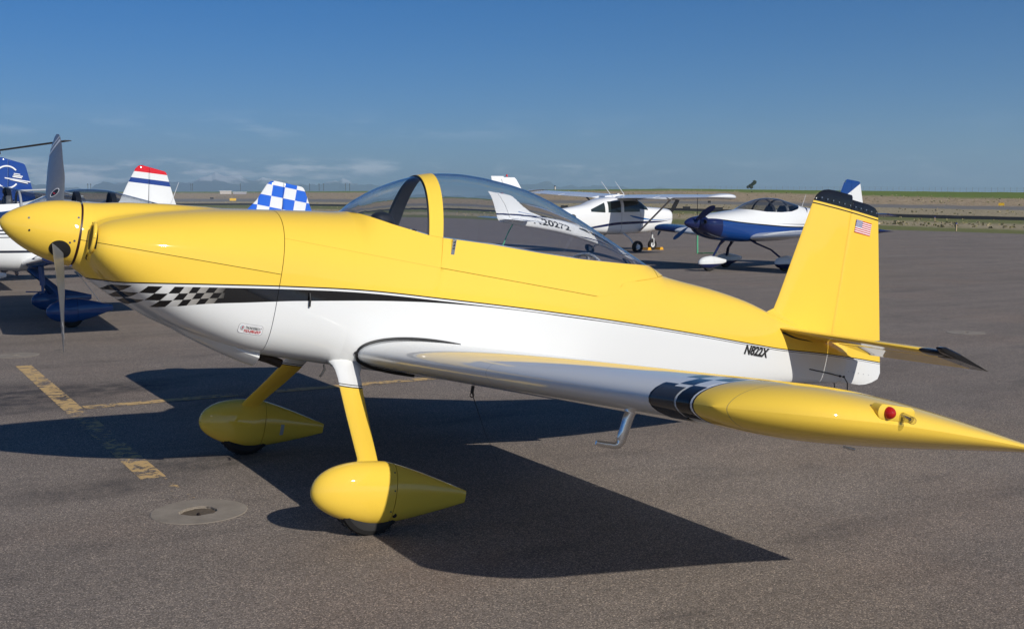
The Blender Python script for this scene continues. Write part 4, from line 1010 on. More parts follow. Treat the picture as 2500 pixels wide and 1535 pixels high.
    if nose: gear(.80, 0, [(1.30, 0, -.42, .12, .06), (1.15, 0, -.55, .07, .05), (.92, 0, -H+.34, .055, .045), (.86, 0, -H+.26, .06, .05)])
    b = B(); b.tube([(2.0, -.35, -.47), (2.0, -.35, -.58)], .004, 6); mk(b, 'drain_tube', M_wht)
    b = B(); b.tube([(3.95, 0, .37), (4.10, 0, .72)], [.006, .003], 6); mk(b, 'whip_antenna', M_wht)
    return f
def two_tone(name, f):
    t = NT(name); return t.set(f(t), .34, 0, 1)
BLU = (.005, .045, .20); NAV = (.006, .013, .07)
M_blu = paint('deep_blue_paint', BLU, .3); M_nav = paint('navy_paint', NAV, .3)

# --- white and blue nose-wheel aeroplane on the right
def fA(t):
    X, Y, Z = t.xyz(); l = t.fc(X, [(.3, .09), (.6, .11), (.9, .08), (1.4, .02), (2.2, -.05), (3.2, -.115), (4.2, -.12), (5.9, -.09), (6.2, -.09)], .3, 6.2)
    l2 = t.fc(X, [(.3, .12), (.7, .07), (.95, -.05), (1.3, -.26), (1.7, -.36), (6.2, -.36)], .3, 6.2)
    d = t.m_('SUBTRACT', Z, l); c = t.mix(t.m_('GREATER_THAN', d, -.03), BLU, BLK); c = t.mix(t.m_('GREATER_THAN', d, 0), c, WHT)
    c = t.mix(t.m_('LESS_THAN', X, .85), c, t.mix(t.m_('GREATER_THAN', d, 0), NAV, WHT))
    c = t.mix(t.m_('LESS_THAN', X, .50), c, NAV)
    # blue sweep behind the canopy
    q = t.m_('ABSOLUTE', t.m_('SUBTRACT', t.m_('SUBTRACT', X, 3.80), t.m_('MULTIPLY', t.m_('SUBTRACT', Z, .2), .85)))
    s_ = t.m_('MULTIPLY', t.m_('LESS_THAN', q, t.m_('MULTIPLY', t.m_('SUBTRACT', Z, .22), .35)), t.m_('GREATER_THAN', Z, .22)); c = t.mix(s_, c, NAV)
    # upper pinstripe
    p = t.m_('MULTIPLY', t.m_('LESS_THAN', t.m_('ABSOLUTE', t.m_('SUBTRACT', d, .055)), t.m_('MULTIPLY', t.m_('SUBTRACT', X, 2.6), .009)), t.m_('GREATER_THAN', X, 2.6)); return t.mix(p, c, NAV)
def wA(t):
    X, Y, Z = t.xyz(); ay = t.m_('ABSOLUTE', Y); d = t.m_('SUBTRACT', ay, t.m_('ADD', 2.55, t.m_('MULTIPLY', t.m_('SUBTRACT', X, 1.75), -.4))); return t.mix(t.m_('GREATER_THAN', d, 0), WHT, NAV)
def nA(t):
    X, Y, Z = t.xyz(); d = t.m_('SUBTRACT', Z, t.m_('ADD', .72, t.m_('MULTIPLY', t.m_('SUBTRACT', X, 5.6), .55))); return t.mix(t.m_('GREATER_THAN', d, 0), WHT, BLU)
def pA(t):
    X, Y, Z = t.xyz(); return t.mix(t.m_('GREATER_THAN', Z, -1.03), NAV, WHT)
M_fA = two_tone('white_over_blue_fuselage_paint', fA); M_wA = two_tone('white_navy_wing_paint', wA); M_nA = two_tone('blue_white_fin_paint', nA); M_pA = two_tone('white_navy_spat_paint', pA)
M_navblade = plain('navy_blade_paint', (.012, .03, .12), .25, 0, .8)
rA = empty('aeroplane', (15.45, 15.90, 0), (0, 0, R(0.8)))
tag(rA, 'white over blue aeroplane with navy spinner and nose wheel, behind the yellow fin', 'aeroplane')
lowwing(rA, 1.21, M_fA, M_wA, M_nA, M_nav, M_nav, M_pA, M_nav, M_navblade, phis=(R(-62),), blades=2, fin_top=1.13, fsh=.12)

# --- left aeroplane: white, blue wing and undercarriage, checkered fin
def fB(t):
    X, Y, Z = t.xyz(); c = WHT
    for z0, w_, sl in ((.055, .011, .006), (.012, .009, .004), (-.03, .006, .002), (-.20, .016, -.01)):
        c = t.mix(t.m_('LESS_THAN', t.m_('ABSOLUTE', t.m_('SUBTRACT', Z, t.m_('ADD', z0, t.m_('MULTIPLY', X, sl)))), w_), c, (.015, .018, .03))
    c = t.mix(t.m_('GREATER_THAN', Z, .20), c, (.02, .045, .13)); return c
def wB(t):
    X, Y, Z = t.xyz(); ay = t.m_('ABSOLUTE', Y); return t.mix(t.m_('GREATER_THAN', ay, .95), t.mix(t.m_('LESS_THAN', X, 1.9), WHT, WHT), BLU)
def nB(t):
    X, Y, Z = t.xyz(); u = t.m_('FLOOR', t.m_('DIVIDE', t.m_('SUBTRACT', t.m_('ADD', X, t.m_('MULTIPLY', Z, -.22)), 4.83), .205)); v = t.m_('FLOOR', t.m_('DIVIDE', t.m_('ADD', Z, t.m_('MULTIPLY', X, .18)), .17))
    return t.mix(t.m_('ABSOLUTE', t.m_('MODULO', t.m_('ADD', u, v), 2)), (.02, .12, .58), WHT)
M_fB = two_tone('white_pinstriped_fuselage_paint', fB); M_wB = two_tone('white_blue_wing_paint', wB); M_nB = two_tone('blue_white_checks_paint', nB)
M_dblu = paint('dark_blue_spat_paint', (.015, .075, .24), .3)
rB = empty('aeroplane', (-1.90, 11.20, 0), (0, 0, R(-1.8))); rB.scale = (.96, .96, 1.04)
tag(rB, 'white aeroplane with dark blue wheel fairings and checkered fin, behind the yellow spinner', 'aeroplane')
lowwing(rB, 1.20, M_fB, M_wB, M_nB, M_wht, M_dblu, M_dblu, M_blu, M_blade, phis=(R(90),), fin_top=.76, fsh=.27)
b = B(); b.tube([(1.86, -2.1, -.35), (1.87, -2.1, -.58)], .035, 10, sq=.5); b.tube([(1.87, -2.1, -.58), (1.87, -2.1, -.66), (1.83, -2.1, -.665)], .02, 8); b.tube([(1.84, -2.1, -.66), (1.66, -2.1, -.65)], .007, 8); b.build('pitot_mast', M_dblu, rB, loc=(0, 0, 1.20))
b = B(); b.tube([(2.5, 0, -.47), (2.9, .0, -1.0)], .004, 6); b.build('belly_antenna', M_wht, rB, loc=(0, 0, 1.2))

# --- aeroplane with the red and blue banded fin
def nC(t):
    X, Y, Z = t.xyz(); zz = t.m_('ADD', Z, t.m_('MULTIPLY', t.m_('SUBTRACT', X, 5.8), .12))
    c = t.mix(t.m_('GREATER_THAN', zz, .66), WHT, (.015, .045, .22)); c = t.mix(t.m_('GREATER_THAN', zz, .76), c, WHT); return t.mix(t.m_('GREATER_THAN', zz, .89), c, (.62, .015, .02))
M_nC = two_tone('red_white_blue_fin_paint', nC)
rC = empty('aeroplane', (-2.82, 20.1, 0), (0, 0, 0)); rC.scale = (1.10,)*3
tag(rC, 'white aeroplane whose fin has a red tip and a blue band, open canopy raised', 'aeroplane')
lowwing(rC, 1.29, M_wht, M_wht, M_nC, M_wht, M_wht, M_wht, M_wht, M_blade, phis=(R(90),), fin_top=1.06)

# --- blue fin with the ring emblem
M_bluf = paint('royal_blue_paint', (.012, .055, .26), .25)
rD = empty('aeroplane', (-5.7, 27.2, 0), (0, 0, 0)); rD.scale = (1.22, 1.22, 1.25)
tag(rD, 'aeroplane with a tall royal blue fin bearing a white ring emblem, far left', 'aeroplane')
lowwing(rD, 1.28, M_wht, M_wht, M_bluf, M_bluf, M_wht, M_wht, M_bluf, M_blade, phis=(R(90),), fin_top=1.12)
b = B(); cx, cz, rr_ = 5.73, .69, .235; n = 48
A0 = [k for k in range(n+1) if not (-4 <= k <= 4 or n-5 <= k <= n)]
rg = [[(cx+(rr_+dr)*cos(2*pi*k/n+.0), -.040, cz+(rr_+dr)*sin(2*pi*k/n)) for k in range(5, n-4)] for dr in (-.016, .016)]
b.rings(rg, False, False)
for (x0, z0, x1, z1, w_) in ((5.68, .67, 6.20, .585, .012), (5.78, .64, 6.15, .555, .010), (5.84, .70, 6.03, .67, .012), (5.86, .73, 6.05, .70, .012), (5.87, .765, 6.0, .745, .010)):
    b.add([(x0, -.041, z0-w_), (x1, -.041, z1-w_), (x1, -.041, z1+w_), (x0, -.041, z0+w_)], [(0, 1, 2, 3)])
b.build('fin_emblem', M_wp, rD, smooth=False, loc=(0, 0, 1.28))
b = B(); b.tube([(5.60, 0, 1.17), (5.60, 0, 1.235)], [.03, .022], 10); b.build('fin_beacon', M_bp, rD, loc=(0, 0, 1.28))

# --- high-wing aeroplane N20272
CS = [(.28,1.42,1.02,.16,1.25,2.4,2.4),(.32,1.50,.90,.38,1.22,2.8,2.6),(.45,1.54,.80,.46,1.2,2.8,2.8),(.9,1.58,.72,.53,1.2,2.9,3),(1.5,1.62,.66,.56,1.2,3,3.4),(1.62,1.66,.65,.565,1.2,3,3.6),(1.95,1.86,.64,.57,1.2,3.2,4),(2.20,1.94,.63,.575,1.2,3.6,4),(2.6,1.97,.62,.58,1.2,4,4),(3.1,1.97,.62,.57,1.2,4,4),(3.5,1.93,.64,.55,1.2,3.6,4),(3.9,1.84,.68,.50,1.2,3.0,4),(4.3,1.70,.72,.45,1.2,2.8,3.6),(4.9,1.60,.79,.37,1.2,2.6,3.2),(5.8,1.50,.89,.25,1.2,2.5,3),(6.8,1.40,1.0,.14,1.2,2.4,3),(7.6,1.34,1.10,.06,1.2,2.2,3),(7.7,1.32,1.12,.04,1.2,2,2)]
def fCs(t):
    X, Y, Z = t.xyz(); c = (.80, .80, .79)
    l = t.fc(X, [(.3, 1.18), (.8, 1.10), (1.4, 1.07), (2.2, 1.055), (3.2, 1.02), (3.9, .93), (4.4, .86), (4.9, .82), (5.0, .80), (7.7, .80)], .3, 7.7, .5, 1.6)
    w_ = t.fc(X, [(.3, .001), (.7, .008), (1.4, .034), (3.2, .046), (4.0, .040), (4.9, .001), (7.7, .001)], .3, 7.7, 0, .1)
    c = t.mix(t.m_('LESS_THAN', t.m_('ABSOLUTE', t.m_('SUBTRACT', Z, l)), w_), c, NAV)
    l = t.fc(X, [(.3, 1.20), (.9, 1.15), (1.6, 1.16), (2.4, 1.27), (2.6, 1.31), (7.7, 1.31)], .3, 7.7, .5, 1.6)
    w_ = t.fc(X, [(.3, .001), (.7, .006), (1.6, .020), (2.2, .036), (2.6, .001), (2.61, 0), (7.7, 0)], .3, 7.7, 0, .1)
    c = t.mix(t.m_('LESS_THAN', t.m_('ABSOLUTE', t.m_('SUBTRACT', Z, l)), w_), c, (.03, .16, .42))
    l = t.fc(X, [(.3, 1.4), (4.9, 1.40), (6.0, 1.42), (6.9, 1.44), (7.7, 1.44)], .3, 7.7, .5, 1.6)
    w_ = t.fc(X, [(.3, 0), (4.9, .001), (6.5, .018), (7.7, .022)], .3, 7.7, 0, .1)
    c = t.mix(t.m_('LESS_THAN', t.m_('ABSOLUTE', t.m_('SUBTRACT', Z, l)), w_), c, NAV)
    # door and panel lines
    for x0 in (2.05, 2.95): c = t.mix(t.m_('MULTIPLY', t.m_('LESS_THAN', t.m_('ABSOLUTE', t.m_('SUBTRACT', X, x0)), .006), t.m_('LESS_THAN', Z, 1.9)), c, (.3, .3, .3))
    return c
def nCs(t):
    X, Y, Z = t.xyz(); c = (.80, .80, .79); d = t.m_('ABSOLUTE', t.m_('SUBTRACT', Z, 1.47)); c = t.mix(t.m_('LESS_THAN', d, .034), c, NAV)
    d = t.m_('ABSOLUTE', t.m_('SUBTRACT', Z, t.m_('ADD', 1.55, t.m_('MULTIPLY', t.m_('SUBTRACT', X, 6.4), .10)))); w_ = t.m_('MULTIPLY', t.m_('SUBTRACT', X, 6.0), .02)
    c = t.mix(t.m_('MULTIPLY', t.m_('LESS_THAN', d, w_), t.m_('LESS_THAN', X, 7.05)), c, (.03, .12, .4)); return c
M_fCs = two_tone('white_blue_striped_fuselage_paint', fCs); M_nCs = two_tone('white_fin_with_blue_line_paint', nCs); M_wCs = paint('high_wing_white_paint', (.78, .79, .80), .4)
rE = empty('aeroplane', (24.5, 28.1, 0), (R(-1.6), 0, R(184.7))); tag(rE, 'white high-wing aeroplane with blue side stripes and registration N20272, nose to the right', 'aeroplane')
CB = Body(CS); ck = lambda bg_, n, m, sh=40: bg_.build(n, m, rE, sharp=sh)
b = B(); CB.patch(b, frange(.28, .5, .04)+frange(.6, 7.7, .12), lambda x: 0, lambda x: 2*pi, 56); ck(b, 'fuselage', M_fCs)
def win(name, xa, xb, za, zb_, lean=0):
    for s in (-1, 1):
        b = B(); rows = []
        for i in range(7):
            x = xa+(xb-xa)*i/6; r = []
            zt_ = zb_(x) if callable(zb_) else zb_; zl = za(x) if callable(za) else za
            for k in range(7):
                z = zl+(zt_-zl)*k/6; p = CB.pt(x, CB.th(x, z), .006); r.append((p[0], p[1]*(1 if s < 0 else -1), p[2]))
            rows.append(r)
        b.rings(rows, False, False); ck(b, name, M_wdk)
M_wdk = plain('dark_cabin_window', (.02, .03, .03), .06, 0, 1)
win('door_window', 2.10, 2.85, lambda x: 1.44, lambda x: 1.84 if x > 2.2 else 1.76)
win('rear_side_window', 2.99, 3.55, lambda x: 1.42, lambda x: 1.84-.06*(x-2.99))
win('quarter_window', 3.68, 4.25, lambda x: 1.42+.05*(x-3.68), lambda x: 1.77-.42*(x-3.68))
b = B(); CB.patch(b, frange(1.66, 2.14, .06), lambda x: -CB.th(x, 1.50+.10*(x-1.66)), lambda x: CB.th(x, 1.50+.10*(x-1.66)), 24, .006); ck(b, 'windscreen', M_wdk)
def P2(y): return y
for s in (-1, 1):
    wing_half(rE, s, 1.80, 1.93, .30, 5.48, 1.60, .025, (M_wCs, M_wCs), Vector((0, 0, 0)), ytip=5.1, flap=(.65, 2.7), ail=(2.75, 5.0), t=.12, taper=.70)
    leg(rE, [(2.05, s*.52, .74, .11, .05), (2.05, s*.60, .80, .11, .05), (2.30, s*2.55, 2.03, .11, .05)], M_gp if False else plain('strut_grey', (.42, .42, .43), .5), (0, 0, 0), 'wing_strut', 12)
    leg(rE, [(2.72, s*.42, .66, .12, .05), (2.74, s*.8, .50, .08, .035), (2.76, s*1.14, .20, .06, .03)], M_gp if False else M_wht, (0, 0, 0), 'gear_leg', 12)
    wheel(rE, 2.76, s*1.25, .215, .215, .16, (0, 0, 0), True)
    b = B(); fin_surface(b, [(s*y, 6.72+(y-.05)*.17, 7.36, t, 1.28) for y, t in ((.05, .04), (1.0, .03), (1.65, .022), (1.70, .008))], P_fixed, 10, 'hs'); ck(b, 'tailplane', M_wCs)
    b = B(); fin_surface(b, [(s*y, 7.37, 7.37+c, .025, 1.28) for y, c in ((.08, .50), (1.0, .42), (1.70, .34))], P_move, 10, 'hs'); ck(b, 'elevator', M_wCs)
b = B(); b.box((2.6, 0, 2.06), (1.4, 1.1, .10)); 
b = B(); fin_surface(b, [(1.36, 5.3, 7.45, .05, 0), (1.50, 5.9, 7.50, .045, 0), (1.68, 6.50, 7.55, .042, 0), (1.95, 6.78, 7.63, .038, 0), (2.55, 7.20, 7.82, .028, 0), (2.62, 7.28, 7.84, .012, 0)], P_fixed, 10); ck(b, 'fin', M_nCs)
b = B(); fin_surface(b, [(1.15, 7.50, 7.86, .01, 0), (1.30, 7.44, 7.95, .035, 0), (1.95, 7.64, 8.08, .034, 0), (2.55, 7.83, 8.22, .026, 0), (2.66, 7.70, 8.24, .012, 0)], P_move, 10); ck(b, 'rudder', M_nCs)
b = B(); b.tube([(7.6, 0, 2.64), (7.6, 0, 2.72)], [.04, .025], 10); ck(b, 'fin_beacon', M_red)
spinner(rE, .27, .17, M_wht, Vector((0, 0, 1.25)), L=.27)
for a in (R(38), R(218)): prop_blade(rE, .18, a, .95, M_bp, Vector((0, 0, 1.25)), pitch=1.4, cmax=.17)
b = B(); b.tube([(.98, 0, .74), (.96, 0, .42)], .035, 10); b.tube([(.96, -.09, .42), (.95, -.09, .19)], .02, 8); b.tube([(.96, .09, .42), (.95, .09, .19)], .02, 8); b.tube([(.96, -.09, .42), (.96, .09, .42)], .025, 8); ck(b, 'nose_strut', M_wht)
wheel(rE, .95, 0, .19, .19, .12, (0, 0, 0), True)
for x in (2.5, 3.15): b = B(); b.tube([(x, .12, 2.07), (x+.04, .12, 2.12), (x+.42, .12, 2.52)], [.02, .012, .006], 8); ck(b, 'roof_antenna', M_wht)
b = B(); b.box((2.9, .25, 2.09), (.10, .08, .03)); ck(b, 'antenna_puck', M_wht, 20)
def ystar(x, z): p = CB.pt(x, CB.th(x, z)); return abs(p[1])
b = B(); X0, X1, Z0, Z1 = 4.85, 6.50, 1.06, 1.38
def fN(u, v):
    x = X1+(X0-X1)*u; z = Z0+(Z1-Z0)*v+.10*(1-u)-.02; return (x, ystar(x, z)+.006, z)
mapped(b, 'N20272', fN, 0, 0, .03); b.build('registration_lettering', M_bp, rE, smooth=False)
b = B(); mapped(b, 'Cessna', lambda u, v: (2.35-.55*u, 5.20+.0, 2.235+.04*v) if False else (2.45-.45*u, 5.40-.0, 2.11+.05*v), 0, .3); 
# ropes and chocks
def rope(pts, lab, cat='rope', mat=None, r=.014, grp=None):
    b = B(); b.tube(pts, r, 7); o = b.build('tie_down_rope', mat or M_rope); return tag(o, lab, cat, grp)
M_rope = plain('green_strap', (.10, .42, .22), .7)
def eW(x, y, z): a = R(184.7); return (24.5+x*cos(a)-y*sin(a), 28.1+x*sin(a)+y*cos(a), z)
rope([eW(7.3, .05, 1.1), eW(7.6, .15, .75), eW(7.9, .3, .35), eW(8.2, .4, .02)], 'green strap tying the tail of the high-wing aeroplane to the tarmac', r=.02)
rope([eW(2.2, 3.7, 2.05), eW(2.2, 3.72, .9)], 'thin dark cord hanging from the near wing of the high-wing aeroplane', mat=M_seal, r=.01)
rope([eW(2.2, 3.72, .9), eW(2.2, 3.74, .01)], 'green strap hanging below the near wing of the high-wing aeroplane', r=.028)
rope([eW(2.2, 3.74, .02), eW(2.1, 3.9, .02), eW(1.9, 3.8, .02), eW(1.7, 4.0, .02), eW(1.5, 3.95, .02)], 'loose green rope end lying on the tarmac below the wing tip', mat=plain('dark_green_rope', (.02, .09, .04), .8), r=.02)
M_chk = paint('yellow_chock_paint', (.75, .38, .03), .5)
for dx, lb in ((.30, 'yellow wheel chock behind the nose wheel of the high-wing aeroplane'), (-.30, 'yellow wheel chock ahead of the nose wheel of the high-wing aeroplane')):
    b = B(); x, y, _ = eW(.95+dx, 0, 0); b.rings([[(x-.09, y+k, 0), (x+.09, y+k, 0), (x+.05, y+k, .10), (x-.05, y+k, .10)] for k in (-.22, .22)]); tag(b.build('wheel_chock', M_chk, smooth=False), lb, 'chock', 'yellow chocks at the nose wheel')
# --- small white aeroplane far off behind the left row
rF = empty('aeroplane', (2.0+CX, 84+CY, 0), (0, 0, R(10)))
rF.location = (CX+sin(bearing(185))*80, CY+cos(bearing(185))*80, .35)
tag(rF, 'small far white aeroplane with a reddish fin tip, just right of the upper propeller blade', 'aeroplane')
def nF(t):
    X, Y, Z = t.xyz(); return t.mix(t.m_('GREATER_THAN', X, 6.0), WHT, (.30, .09, .03))
lowwing(rF, 1.3, M_wht, M_wht, two_tone('white_brown_fin_paint', nF), M_wht, M_wht, M_wht, M_wht, M_blade, phis=(R(90),), fin_top=.95)

# ================================================================== helicopter beyond the left row (only a rotor blade reaches into view)
hl = empty('helicopter', (.93-.15, 34.7+.4, 0), (0, 0, 0)); tag(hl, 'helicopter behind the far left aeroplanes, its thin rotor blade crossing the sky', 'helicopter')
b = B(); hb_ = Body([(-2.0, 1.15, .75, .1, .95, 2, 2), (-1.6, 1.6, .5, .5, 1.0, 2.2, 2.2), (-.8, 2.1, .38, .65, 1.1, 2.4, 2.4), (.4, 2.3, .38, .66, 1.2, 2.6, 2.6), (1.2, 2.1, .6, .5, 1.4, 2.4, 2.4), (2.0, 1.8, 1.3, .2, 1.55, 2, 2), (6.0, 1.9, 1.65, .10, 1.77, 2, 2)])
hd = R(250)
hl.rotation_euler = (0, 0, R(160)); hl.location = (-.9, 35.4, 0)
M_heli = paint('helicopter_blue_paint', (.02, .05, .2))
b = B(); hb_.patch(b, frange(-2.0, 6.0, .25), lambda x: 0, lambda x: 2*pi, 24); b.build('fuselage', M_heli, hl)
b = B(); b.tube([(0, 0, 2.2), (0, 0, 3.55)], .08, 10); b.build('rotor_mast', M_met, hl)
for s in (-1, 1):
    b = B(); b.tube([(-1.6, s*.9, .12), (-1.4, s*.9, .04), (1.4, s*.9, .04)], .04, 8); b.tube([(-.8, s*.9, .05), (-.8, s*.45, .55)], .03, 8); b.tube([(.8, s*.9, .05), (.8, s*.45, .55)], .03, 8); b.build('skid', M_met, hl)
hinv = (Matrix.Translation((-.9, 35.4, 0)) @ Matrix.Rotation(R(160), 4, 'Z')).inverted()
def rayp(px, py, d):
    v = fwd+r2*((px-1231.5)/F_)-u2*((py-756)/F_); h = hypot(v.x, v.y); return CAM+v*(d/h)
T_, M0 = rayp(163, 338.5, 34), rayp(-75, 372, 40)
root_ = hinv @ M0; tip_ = hinv @ T_; hub_ = Vector((0, 0, 3.55))
b = B(); dd = (tip_-root_).normalized(); sd_ = dd.cross(Vector((0, 0, 1))).normalized(); up_ = sd_.cross(dd)
path = [hub_, root_.lerp(tip_, .25), root_.lerp(tip_, .6), tip_]
rs = []
for i, p in enumerate(path):
    rs.append([tuple(p+sd_*(a*.13)+up_*(h*.016)) for a, h in ((-1, 0), (-.6, 1), (.5, 1), (1, 0), (.5, -1), (-.6, -1))])
b.rings(rs); b.build('rotor_blade', plain('rotor_blade_grey', (.03, .03, .035), .5), hl)
b = B(); rs = [[tuple(-Vector((q.x, q.y, 0))+Vector((0, 0, 7.1-q.z if False else 3.55))) for q in (Vector(c_)-Vector((0, 0, 0)) for c_ in r)] for r in rs]; b.rings(rs); b.build('rotor_blade', M_seal, hl)

# raised canopy of the aeroplane with the banded fin
b = B(); n = 18
def arch(x, hw, z0, h): return [(x, hw*cos(pi*k/n), z0+h*sin(pi*k/n)) for k in range(n+1)]
cx_ = rayp(46, 498, 27)
cf = empty('tilted_canopy_frame', (0, 0, 0)); bpy.data.objects.remove(cf)
rCi = (Matrix.Translation((-2.9, 20.1, 0)) @ Matrix.Diagonal((1.1, 1.1, 1.1, 1))).inverted()
q0 = rCi @ rayp(68, 500, 26.5)
b.tube([(q0.x-.25, .50*cos(pi*k/n), q0.z-.05+.38*sin(pi*k/n)) for k in range(n+1)], .022, 8, cap=True)
b.tube([(q0.x-.25, 0, q0.z+.33), (q0.x+.4, 0, q0.z+.36), (q0.x+.95, 0, q0.z+.22)], .02, 8)
b.tube([(q0.x-.25, -.50, q0.z-.05), (q0.x+.95, -.42, q0.z-.02)], .02, 8); b.tube([(q0.x-.25, .50, q0.z-.05), (q0.x+.95, .42, q0.z-.02)], .02, 8)
b.build('open_canopy_frame', plain('grey_canopy_frame', (.32, .34, .36), .4), rC)
b = B(); rows = [[(q0.x-.25+1.2*f, (.49-.07*f)*cos(pi*k/n), q0.z-.05+(.37-.12*f*f)*sin(pi*k/n)) for k in range(n+1)] for f in (0, .25, .5, .75, 1)]; b.rings(rows, False, False); b.build('open_canopy', M_can, rC)

# ================================================================== person seen from behind
def person():
    base = rayp(18, 498, 29.5); r = empty('person', (base.x, base.y, 0), (0, 0, R(-5))); r.scale = (1.1, 1.1, 1.12); tag(r, 'person in a white T-shirt with a printed back, standing by the raised canopy', 'person')
    V = [(0,0,.98),(0,.0,1.15),(0,.01,1.32),(0,.02,1.48),(0,.01,1.58),(0,-.01,1.66),(0,-.02,1.78),
         (.19,.01,1.46),(.26,-.05,1.20),(.22,-.22,1.05),(.18,-.30,1.08),(-.19,.01,1.46),(-.26,-.05,1.20),(-.22,-.22,1.05),(-.18,-.30,1.08),
         (.10,0,.92),(.12,.01,.50),(.12,.03,.09),(.13,-.12,.04),(-.10,0,.92),(-.12,.01,.50),(-.12,.03,.09),(-.13,-.12,.04)]
    E_ = [(0,1),(1,2),(2,3),(3,4),(4,5),(5,6),(3,7),(7,8),(8,9),(9,10),(3,11),(11,12),(12,13),(13,14),(0,15),(15,16),(16,17),(17,18),(0,19),(19,20),(20,21),(21,22)]
    rad = [.14,.13,.15,.12,.055,.075,.085,.06,.045,.035,.035,.06,.045,.035,.035,.10,.065,.045,.04,.10,.065,.045,.04]
    me = bpy.data.meshes.new('body'); me.from_pydata(V, E_, []); o = bpy.data.objects.new('body', me); col.objects.link(o); o.parent = r
    sk = o.modifiers.new('skin', 'SKIN'); sk.use_smooth_shade = True
    if not me.skin_vertices: me.skin_vertices.new()
    for i, v in enumerate(me.skin_vertices[0].data): v.radius = (rad[i], rad[i]*(.75 if i < 4 else 1)); v.use_root = (i == 0)
    o.modifiers.new('sub', 'SUBSURF').levels = 1; o.modifiers['sub'].render_levels = 2
    me.materials.append(plain('skin', (.42, .25, .18), .6))
    b = B(); rs = []
    for z, hx, hy in ((.93, .20, .145), (1.05, .195, .14), (1.2, .20, .145), (1.35, .215, .15), (1.45, .21, .14), (1.51, .14, .11), (1.545, .075, .075)): rs.append([(hx*cos(2*pi*k/20), hy*sin(2*pi*k/20)+.01, z) for k in range(20)])
    b.rings(rs, True, False)
    for s in (-1, 1): b.tube([(s*.15, .01, 1.46), (s*.235, -.01, 1.36), (s*.27, -.04, 1.22)], [.085, .082, .085], 12, cap=False)
    b.build('t_shirt', plain('white_cotton', (.75, .75, .77), .9), r)
    b = B(); b.add([(-.11, -.14, 1.36), (.11, -.14, 1.36), (.11, -.14, 1.39), (-.11, -.14, 1.39)], [(0, 1, 2, 3)], 0)
    b.add([(.085*cos(2*pi*k/16), -.141, 1.25+.075*sin(2*pi*k/16)) for k in range(16)], [tuple(range(16))], 1)
    b.build('shirt_print', mats=[M_red, plain('green_print', (.15, .3, .12), .7)], parent=r, smooth=False)
    b = B(); b.ell((0, -.03, 1.80), (.088, .10, .10)); b.build('hair', plain('dark_hair', (.012, .008, .006), .8), r)
    b = B()
    for s in (-1, 1): b.tube([(s*.10, 0, .97), (s*.12, .01, .52), (s*.12, .03, .10)], [.115, .09, .075], 12)
    b.tube([(0, 0, .86), (0, 0, .97)], [.17, .175], 16); b.build('trousers', plain('dark_denim', (.02, .03, .06), .9), r)
person()

# ================================================================== airfield furniture out on the grass
def onterr(px, v):
    a = bearing(px); r, z = tpoint(a, v); return (CX+sin(a)*r, CY+cos(a)*r, z, r)
def scr(px, py):          # where a ray meets the airfield terrain
    v = 0.0; a = bearing(px); best = None
    while v <= 8:
        r, z = tpoint(a, v); e_ = math.atan2(z-CAM.z, r)
        if e_ >= el(py, px): return (CX+sin(a)*r, CY+cos(a)*r, z, r)
        v += .02
    r, z = tpoint(a, 8); return (CX+sin(a)*r, CY+cos(a)*r, z, r)
M_sy = plain('taxi_sign_yellow', (.75, .45, .02), .5, 0, 0, 3, .05); M_sb = plain('sign_back_black', (.012, .012, .012), .6); M_post = plain('weathered_post', (.45, .33, .20), .8)
k_ = 2463/2500.
def sign(px, py, wpx, hpx, mat, lab, cat='sign', legs=True, txt=None, grp=None):
    x, y, z, r = scr(px*k_, (py+hpx/2+1.5)*k_); W = wpx/2748*r; H = hpx/2748*r; a = -bearing(px*k_)
    e_ = empty('taxiway_sign', (x, y, z), (0, 0, a)); tag(e_, lab, cat, grp)
    b = B(); b.box((0, 0, H*.5+.35*H), (W, .25*H, H)); b.build('panel', mat, e_, smooth=False)
    for s in (-1, 1): b = B(); b.tube([(s*W*.35, 0, -.1), (s*W*.35, 0, H*.36)], .035*H+.02, 6); b.build('leg', M_sb, e_)
    if txt:
        b = B(); mapped(b, txt, lambda u, v: (-W*.36+W*.72*u, -.125*H-.02, H*.35+H*.25+H*.5*v), 0, 0, .01); b.build('sign_lettering', M_bp, e_, smooth=False)
    return e_
sign(573, 488, 15, 6, M_sy, 'yellow taxiway sign out on the grass, between the banded and checkered fins')
sign(2486-46, 500, 12, 6, M_sy, 'yellow taxiway sign at the right edge of the airfield')
sign(1378, 505, 17, 6, M_sb, 'black backed sign behind the tail cone of the high-wing aeroplane')
sign(1675, 508, 18, 6, M_sb, 'black backed sign right of the high-wing aeroplane, left of two')
sign(1752, 511, 22, 7, M_sb, 'black backed sign above the spinner of the blue and white aeroplane')
sign(1730, 493, 7, 5, M_sb, 'small black sign below the wing tip of the high-wing aeroplane')
sign(522, 484, 8, 4, M_sb, 'small dark sign far out on the grass, right of the banded fin')
def post(px, py, hpx, lab):
    x, y, z, r = scr(px*k_, (py+hpx/2)*k_); H = hpx/2748*r; e_ = empty('marker_post', (x, y, z)); tag(e_, lab, 'post', 'short marker posts along the taxiways')
    b = B(); b.box((0, 0, H*.45), (.07, .07, H*.9)); b.build('stake', M_post, e_, smooth=False); b = B(); b.box((0, 0, H*.95), (.09, .09, H*.15)); b.build('cap', M_bl, e_, smooth=False)
post(2332, 555, 18, 'marker post with blue top near the tarmac edge, right of the yellow fin')
post(2279, 536, 12, 'marker post on the dark taxiway edge, just right of the yellow fin')
post(2285, 509, 6, 'tiny marker post on the grey road above the dark taxiway')
post(1116, 517, 10, 'marker post seen through the canopy near the yellow bow')
